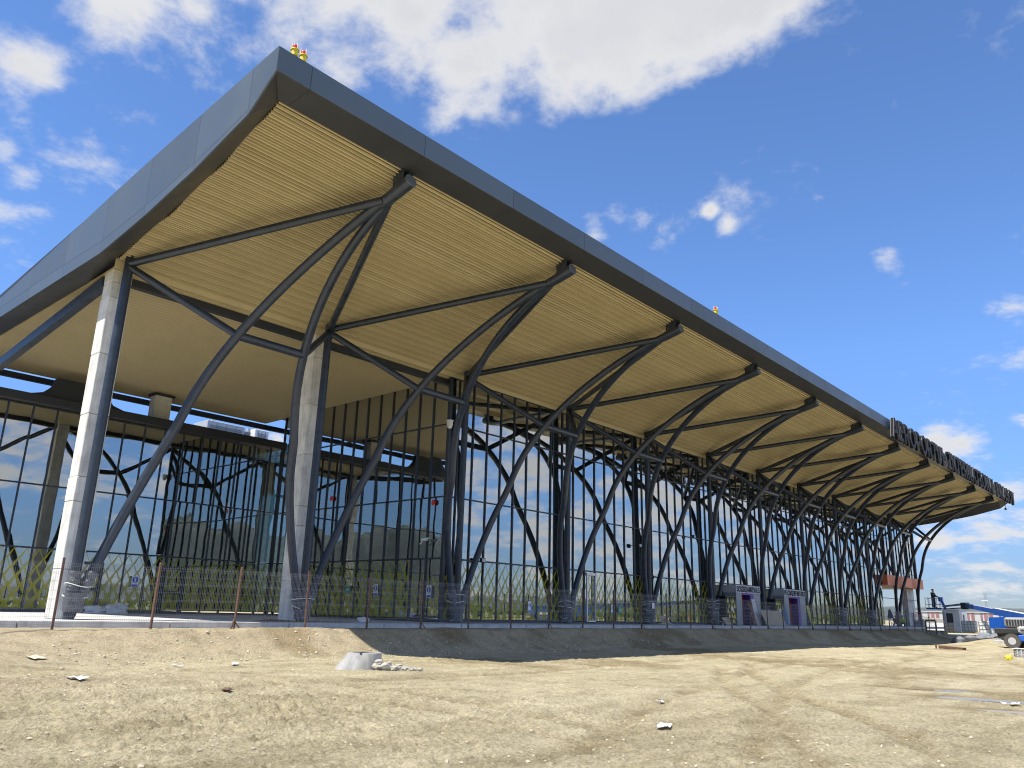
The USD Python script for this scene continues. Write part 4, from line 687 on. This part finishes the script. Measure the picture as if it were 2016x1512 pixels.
# ------------------------------------------------------------------ people
def limb_hull(j, bones, refine=.035, iters=8):
    sph = lambda p, r_: manifold3d.Manifold.sphere(r_, 14).translate(tuple(map(float, p)))
    M = manifold3d.Manifold()
    for a, b in bones: M = M + manifold3d.Manifold.batch_hull([sph(*j[a]), sph(*j[b])])
    M = M.refine_to_length(refine); m = M.to_mesh(); tm = trimesh.Trimesh(m.vert_properties[:, :3], m.tri_verts, process=True); trimesh.smoothing.filter_taubin(tm, iterations=iters); return tm
def person(label, loc, rot, top, legs, pose='stand', hat=None):
    t = thing('person', label, 'person', None, loc, rot)
    if pose == 'stand':
        J = {'hd': ((.07, 0, 1.63), .105), 'hd2': ((.05, 0, 1.68), .10), 'nk': ((.02, 0, 1.47), .062), 'ch': ((0, 0, 1.30), .145), 'chl': ((0, .09, 1.33), .11), 'chr': ((0, -.09, 1.33), .11), 'wa': ((0, 0, 1.08), .135), 'hp': ((0, 0, .95), .145), 'sl': ((.0, .19, 1.40), .065), 'sr': ((.0, -.19, 1.40), .065), 'el': ((.12, .24, 1.14), .048), 'er': ((.12, -.24, 1.14), .048), 'wl': ((.36, .18, 1.06), .036), 'wr': ((.36, -.18, 1.06), .036), 'hl': ((.45, .15, 1.05), .045), 'hr': ((.45, -.15, 1.05), .045),
             'pl': ((0, .09, .90), .10), 'pr': ((0, -.09, .90), .10), 'kl': ((.03, .11, .49), .065), 'kr': ((.02, -.11, .49), .065), 'al': ((0, .12, .09), .045), 'ar': ((0, -.12, .09), .045), 'tl': ((.16, .13, .04), .04), 'tr': ((.16, -.13, .04), .04)}
    else:
        J = {'hd': ((.20, 0, 1.02), .105), 'hd2': ((.18, 0, 1.07), .10), 'nk': ((.13, 0, .88), .062), 'ch': ((.08, 0, .72), .145), 'chl': ((.08, .09, .74), .11), 'chr': ((.08, -.09, .74), .11), 'wa': ((0, 0, .52), .14), 'hp': ((-.05, 0, .40), .15), 'sl': ((.10, .19, .81), .065), 'sr': ((.10, -.19, .81), .065), 'el': ((.28, .24, .60), .048), 'er': ((.28, -.24, .60), .048), 'wl': ((.48, .16, .50), .036), 'wr': ((.48, -.16, .50), .036), 'hl': ((.56, .13, .48), .045), 'hr': ((.56, -.13, .48), .045),
             'pl': ((-.02, .10, .38), .10), 'pr': ((-.02, -.10, .38), .10), 'kl': ((.34, .15, .46), .068), 'kr': ((.34, -.15, .46), .068), 'al': ((.10, .14, .09), .045), 'ar': ((.10, -.14, .09), .045), 'tl': ((.26, .15, .04), .04), 'tr': ((.26, -.15, .04), .04)}
    B = [('hd', 'hd2'), ('hd', 'nk'), ('nk', 'ch'), ('ch', 'wa'), ('chl', 'chr'), ('wa', 'hp'), ('chl', 'sl'), ('chr', 'sr'), ('sl', 'el'), ('sr', 'er'), ('el', 'wl'), ('er', 'wr'), ('wl', 'hl'), ('wr', 'hr'), ('hp', 'pl'), ('hp', 'pr'), ('pl', 'kl'), ('pr', 'kr'), ('kl', 'al'), ('kr', 'ar'), ('al', 'tl'), ('ar', 'tr')]
    obj('body', limb_hull(J, B), SKIN, t, smooth=True)
    g = lambda ks, d: {k: (J[k][0], J[k][1] + d) for k in ks}
    obj('jacket', limb_hull(g(['nk', 'ch', 'chl', 'chr', 'wa', 'hp', 'sl', 'sr', 'el', 'er', 'wl', 'wr'], .022) | {'nk': ((np.array(J['ch'][0]) * .35 + np.array(J['nk'][0]) * .65), .085)}, [b for b in B if all(x in ('nk', 'ch', 'chl', 'chr', 'wa', 'hp', 'sl', 'sr', 'el', 'er', 'wl', 'wr') for x in b)]), top, t, smooth=True)
    obj('trousers', limb_hull(g(['hp', 'pl', 'pr', 'kl', 'kr', 'al', 'ar'], .02), [b for b in B if all(x in ('hp', 'pl', 'pr', 'kl', 'kr', 'al', 'ar') for x in b)]), legs, t, smooth=True)
    obj('shoes', cat([limb_hull({a: (J[a][0], J[a][1] + .012), b: (J[b][0], J[b][1] + .012)}, [(a, b)]) for a, b in (('al', 'tl'), ('ar', 'tr'))]), BLACKP, t, smooth=True)
    c = np.array(J['hd2'][0]); obj('hair', moved(lump(.112, 3, 3, .08, (1, .95, .8)), c[0] - .02, c[1], c[2] + .035), hat or HAIR, t, smooth=True)
    obj('face_features', cat([moved(trimesh.creation.icosphere(1, .014), c[0] + .098, s * .036, c[2] - .02) for s in (-1, 1)] + [moved(lump(.02, 1, 1, .1, (1, .7, 1.2)), c[0] + .115, 0, c[2] - .05)]), SKIN, t)
person('worker in dark jacket standing in the raised lift basket', (88.45, 21.75, 1.93), 250, CLOTHDARK, CLOTHBLUE)
person('worker in maroon top crouching at the foot of the eleventh steel column', (97.4, 28.0, 0.0), 20, CLOTHMAROON, CLOTHDARK, 'crouch')
person('worker in yellow-green vest bending beside the crouching worker', (98.4, 27.6, 0.0), 200, HIVIS, CLOTHDARK, 'crouch', BLACKP)

# ------------------------------------------------------------------ boom lift
t = thing('boom_lift', 'blue articulated boom lift with its basket raised at the far right', 'boom lift')
W = 64.2; zg = gz(63.6, 10.0)
obj('chassis', chamfer(62.6, 64.9, 6.8, 10.6, zg + .45, zg + .85, .05), BLUE, t)
for wx, wy in ((62.75, 10.95), (65.0, 10.95), (62.75, 6.6), (65.0, 6.6)):
    wl = trimesh.creation.cylinder(.46, .34, sections=32); wl.apply_transform(trimesh.transformations.rotation_matrix(np.pi / 2, (0, 1, 0))); wl = moved(wl, wx, wy, zg + .45); w_ = obj('wheel', wl, RUBBER, t, smooth=40)
    rm = trimesh.creation.cylinder(.23, .36, sections=24); rm.apply_transform(trimesh.transformations.rotation_matrix(np.pi / 2, (0, 1, 0))); obj('rim', moved(rm, wx, wy, zg + .45), LGREY, w_, smooth=40)
    obj('tread', cat([moved(box(-.175, .175, -.04, .04, -.02, .02), 0, 0, 0).apply_transform(trimesh.transformations.rotation_matrix(a, (1, 0, 0)) @ trimesh.transformations.translation_matrix((0, 0, .47))) for a in np.arange(0, 6.28, .314)]).apply_translation((wx, wy, zg + .45)), RUBBER, w_)
obj('turret', chamfer(62.7, 64.7, 9.3, 11.9, zg + .90, zg + 1.25, .05), DARK, t); obj('engine_cover', chamfer(62.6, 63.6, 7.2, 10.6, zg + .9, zg + 1.45, .15), LGREY, t); obj('counterweight', chamfer(62.8, 64.6, 6.0, 9.0, zg + .9, zg + 1.9, .12), BLUE, t); obj('hood', chamfer(62.7, 64.5, 9.9, 11.3, zg + 1.3, zg + 1.95, .12), GREY, t); obj('hood_grille', cat([box(62.66, 62.698, 10.1 + .16 * q, 10.2 + .16 * q, zg + 1.42, zg + 1.8) for q in range(7)]), DARK, t); obj('cover_stripe', box(62.56, 62.598, 7.4, 10.4, zg + 1.12, zg + 1.2), DARK, t)
obj('riser', bar((63.2, 10.9, zg + 1.6), (64.9, 12.35, zg + 1.55), .5, .75), BLUE, t); obj('riser_link', bar((63.0, 10.4, zg + 1.2), (64.7, 12.0, zg + .75), .35, .3), DARK, t)
b0, b1, b2 = np.array((59.9, 8.45, .78)), np.array((78.2, 16.8, 2.03)), np.array((87.9, 20.8, 2.02))
mid = b0 * .45 + b1 * .55
obj('main_boom', bar(b0, mid, .34, .46), BLUE, t); obj('boom_top', bar(b0 + (0, 0, .24), mid + (0, 0, .24), .30, .03), WHITE, t); obj('inner_boom', bar(mid, b1, .24, .32), BLUE, t); obj('inner_boom_top', bar(mid + (0, 0, .17), b1 + (0, 0, .17), .22, .02), LGREY, t)
obj('knuckle', chamfer(77.9, 78.7, 16.5, 17.1, 1.7, 2.25, .06), DARK, t); obj('jib', bar(b1 + (0, 0, .1), b2 + (0, 0, .05), .16, .16), BLUE, t); obj('jib_link', bar(b1 + (0, 0, -.2), b2 + (0, 0, -.2), .09, .09), DARK, t)
obj('basket_floor', chamfer(87.9, 88.9, 21.0, 22.35, 1.78, 1.92, .02), BLUE, t)
rails = []
for z in (2.25, 2.85): rails += [bar((87.9, 21.0, z), (87.9, 22.35, z), .04), bar((88.9, 21.0, z), (88.9, 22.35, z), .04), bar((87.9, 22.35, z), (88.9, 22.35, z), .04), bar((87.9, 21.0, z), (88.9, 21.0, z), .04)]
for y in np.linspace(21.0, 22.35, 5): rails += [bar((87.9, y, 1.9), (87.9, y, 2.85), .035), bar((88.9, y, 1.9), (88.9, y, 2.85), .035)]
obj('basket_rail', cat(rails), GREY, t); obj('control_box', chamfer(88.2, 88.7, 20.9, 21.25, 2.55, 2.95, .03), BLUE, t); obj('basket_mount', bar((88.4, 20.6, 1.5), (88.4, 21.0, 2.6), .2), BLUE, t)

# ------------------------------------------------------------------ right-hand yard
cx = 83.0; cz0 = gz(83, 19) - .02
t = thing('site_cabin', 'white plastic-wrapped site cabin with one dark door window', 'cabin'); obj('shell', chamfer(82.7, 85.0, 18.15, 19.75, -.32, 1.72, .18), SHEETING, t, smooth=30); obj('window', box(82.66, 82.695, 18.85, 19.4, .55, 1.4), CLEAR, t); obj('window_frame', cat([box(82.64, 82.655, 18.78, 19.47, a, b) for a, b in ((.48, .55), (1.4, 1.47))] + [box(82.64, 82.655, a, b, .551, 1.399) for a, b in ((18.78, 18.85), (19.4, 19.47))]), WHITE, t); obj('side_window', box(83.2, 83.6, 18.11, 18.145, .5, 1.3), CLEAR, t)
t = thing('pallet_stack', 'brown wooden pallets standing before the white cabin', 'pallets')
for k in range(7): obj('board', box(79.8, 79.86, 18.2, 19.05, -.28 + .12 * k, -.21 + .12 * k), WOOD, t)
for y in (18.25, 18.62, 18.98): obj('stringer', box(79.865, 79.95, y - .04, y + .04, -.3, .58), WOOD, t)
def ibc(label, x, y, z, w, h):
    t = thing('water_tank', label, 'tank'); obj('tank', chamfer(x, x + w, y, y + w, z + .12, z + h, .06), SHEETING, t); c = []
    for q in np.linspace(0, w, 5): c += [bar((x - .03, y + q, z + .12), (x - .03, y + q, z + h), .025), bar((x + q, y - .03, z + .12), (x + q, y - .03, z + h), .025)]
    for zz3 in np.linspace(z + .2, z + h, 4): c += [bar((x - .03, y - .03, zz3), (x - .03, y + w, zz3), .025), bar((x - .03, y - .03, zz3), (x + w, y - .03, zz3), .025)]
    obj('cage', cat(c), GREY, t); obj('pallet', box(x, x + w, y, y + w, z, z + .11), WOOD, t)
ibc('caged white water tank beside the cabin', 78.2, 16.3, -.25, .95, 1.0); ibc('caged grey water tank left of the boom lift', 74.5, 14.2, -.35, 1.0, 1.1); ibc('caged white tank behind the far steel column', 106.0, 27.5, -.4, 1.0, 1.1)
t = thing('block_pallet', 'pallet of orange hollow blocks behind the boom lift', 'blocks')
for a in range(2):
    for b in range(5): obj('block', chamfer(78.6, 78.9, 14.55 + .3 * a, 14.83 + .3 * a, -.55 + .25 * b, -.32 + .25 * b, .01), BRICKO, t)
t = thing('red_frame', 'dark red steel frame standing at the fence end', 'frame'); obj('top_rail', bar((92, 23.6, .72), (92.2, 22.7, .72), .16), RUST, t); obj('leg', bar((92, 23.6, -.6), (92, 23.6, .72), .14), RUST, t); obj('leg', bar((92.2, 22.7, -.6), (92.2, 22.7, .72), .14), RUST, t)
p = obj('debris_heap', cat([moved(lump(.6, 31 + k, 2, .4, (1.2, .9, .55)), 70.3 + .5 * k, 15.8 - .75 * k, gz(70.3 + .5 * k, 15.8 - .75 * k) + .12) for k in range(5)]), pm('grey_debris', (.16, .17, .19), .8, var=.4, vscale=3), smooth=40); tag(p, 'heap of grey sheeting and debris on the sunlit mound', 'debris')
t = thing('concrete_block', 'pale concrete block between the mound and the lift wheel', 'block'); obj('block', chamfer(68.4, 69.2, 11.5, 13.2, -1.1, -.55, .03), KERB, t)
t = thing('crate_stack', 'stack of grey ribbed crates at the right edge', 'crates')
for k in range(4):
    z0 = -1.0 + .115 * k; obj('crate', cat([box(46.3, 47.3, 6.9, 8.1, z0, z0 + .03), box(46.3, 46.34, 6.9, 8.1, z0 + .031, z0 + .10), box(46.3, 47.3, 8.06, 8.1, z0 + .032, z0 + .10)]), GREY, t); obj('rib', cat([box(46.27, 46.299, 6.95 + .16 * q, 7.0 + .16 * q, z0 + .005, z0 + .105) for q in range(7)]), LGREY, t)
obj('lid', box(46.25, 47.35, 6.85, 8.15, -.535, -.51), WHITE, t)
p = obj('yellow_bag', moved(lump(.17, 41, 3, .3, (1.3, .9, .7)), 44.1, 7.95, gz(44.1, 7.95) + .07), YELLOW, smooth=50); tag(p, 'small yellow bag on the dirt before the crate stack', 'bag')
t = thing('bucket', 'white bucket on the slab edge by the crouching workers', 'bucket'); obj('pail', moved(trimesh.creation.cone(.001, .001), 0, 0, 0) if False else tube([(94.2, 27.3, 0.0), (94.2, 27.3, .34)], [.13, .16], 18), WHITE, t, smooth=40); obj('handle', tube([(94.2, 27.14, .34), (94.2, 27.1, .42), (94.2, 27.3, .5), (94.2, 27.5, .42), (94.2, 27.46, .34)], .008, 6), GREY, t)
t = thing('folded_parasol', 'folded dark blue parasol by the workers', 'parasol'); obj('pole', tube([(95.6, 28.0, 0), (95.6, 28.0, 1.9)], .025, 8), GREY, t); obj('cloth', tube([(95.6, 28.0, .85), (95.6, 28.0, 1.2), (95.6, 28.0, 1.85)], [.34, .27, .03], 12), CLOTHBLUE, t)
t = thing('lattice_mast', 'thin lattice mast rising beyond the boom', 'mast')
for a, b in ((0, 0), (.3, 0), (0, .3), (.3, .3)): obj('chord', bar((196.2 + a, 38.0 + b, -.9), (196.2 + a, 38.0 + b, 6.8), .05), GREY, t)
obj('cross_arm', bar((196.2, 37.7, 5.1), (196.2, 38.9, 5.1), .12), WHITE, t); obj('lacing', cat([bar((196.2, 38.0, z), (196.2, 38.3, z + .5), .03) for z in np.arange(-.9, 6.3, .5)]), GREY, t)
t = thing('far_block', 'long white apartment block with tall reddish panels beyond the yard', 'building')
obj('wall', box(345, 357, 62, 96, -1, 4.15), LGREY, t); obj('roof', box(344.6, 357.4, 61.6, 96.4, 4.15, 4.45), LGREY, t)
ypan = 62.8
k = 0
while ypan < 95:
    obj('red_panel', box(344.85, 344.99, ypan, ypan + (1.1 if k % 3 else .6), .6, 3.9), pm(f'reddish_panel_{k}', (.17 + .03 * (k % 3), .10, .10), .7), t) if k < 3 else obj('red_panel', box(344.85, 344.99, ypan, ypan + (1.1 if k % 3 else .6), .6, 3.9), UsdShade.Material.Get(stage, f'/World/Looks/reddish_panel_{k % 3}'), t)
    ypan += 1.7 + .9 * ((k * 5) % 3 == 0); k += 1
t = thing('far_house', 'small orange-beige house at the right edge beyond the lift', 'house'); obj('wall', box(246, 256, 36, 41.5, -1, 1.0), pm('beige_wall', (.62, .42, .27), .8), t); rf = trimesh.convex.convex_hull(np.array([(245.7, 35.7, 1.0), (245.7, 41.8, 1.0), (256.3, 35.7, 1.0), (256.3, 41.8, 1.0), (247, 38.7, 2.0), (255, 38.7, 2.0)])); obj('roof', rf, TERRA, t); obj('window', box(245.95, 245.99, 37, 38, -.2, .6), CLEAR, t); obj('window', box(245.95, 245.99, 39.5, 40.5, -.2, .6), CLEAR, t)
t = thing('white_shed', 'low white sheds seen under the far end of the building', 'shed'); obj('wall', box(145, 150, 33, 42, -.9, 1.0), WHITE, t); obj('roof', box(144.7, 150.3, 32.7, 42.3, 1.0, 1.15), LGREY, t)

# ------------------------------------------------------------------ trees and scrub across the site, seen in the glass
def scrub():
    V, F = [], []; base = trimesh.creation.icosphere(0, 1.0); k = 0
    for q in range(420):
        x = rng.uniform(-120, 460); y = -rng.uniform(70, 190) ; hgt = rng.uniform(0.7, 2.0) * (1 + .9 * (rng.random() < .10))
        for c in range(rng.integers(8, 16)):
            s = hgt * rng.uniform(.16, .34); p_ = np.array((x + rng.normal(0, hgt * .5), y + rng.normal(0, hgt * .4), -1 + rng.uniform(.2, 1) * hgt))
            V.append(base.vertices * rng.uniform(.6, 1.25, (12, 1)) * s + p_); F.append(base.faces + 12 * k); k += 1
    return (np.vstack(V), np.vstack(F))
tag(obj('field', box(-900, 1500, -2500, -52, -1.2, -0.80), pm('meadow', (0.16, 0.17, 0.065), 0.95, var=0.35, vscale=0.03)), kind='structure')
tag(obj('scrub', scrub(), LEAF), 'scrubby tree belt across the site, mirrored in the glass', 'scrub', kind='stuff')
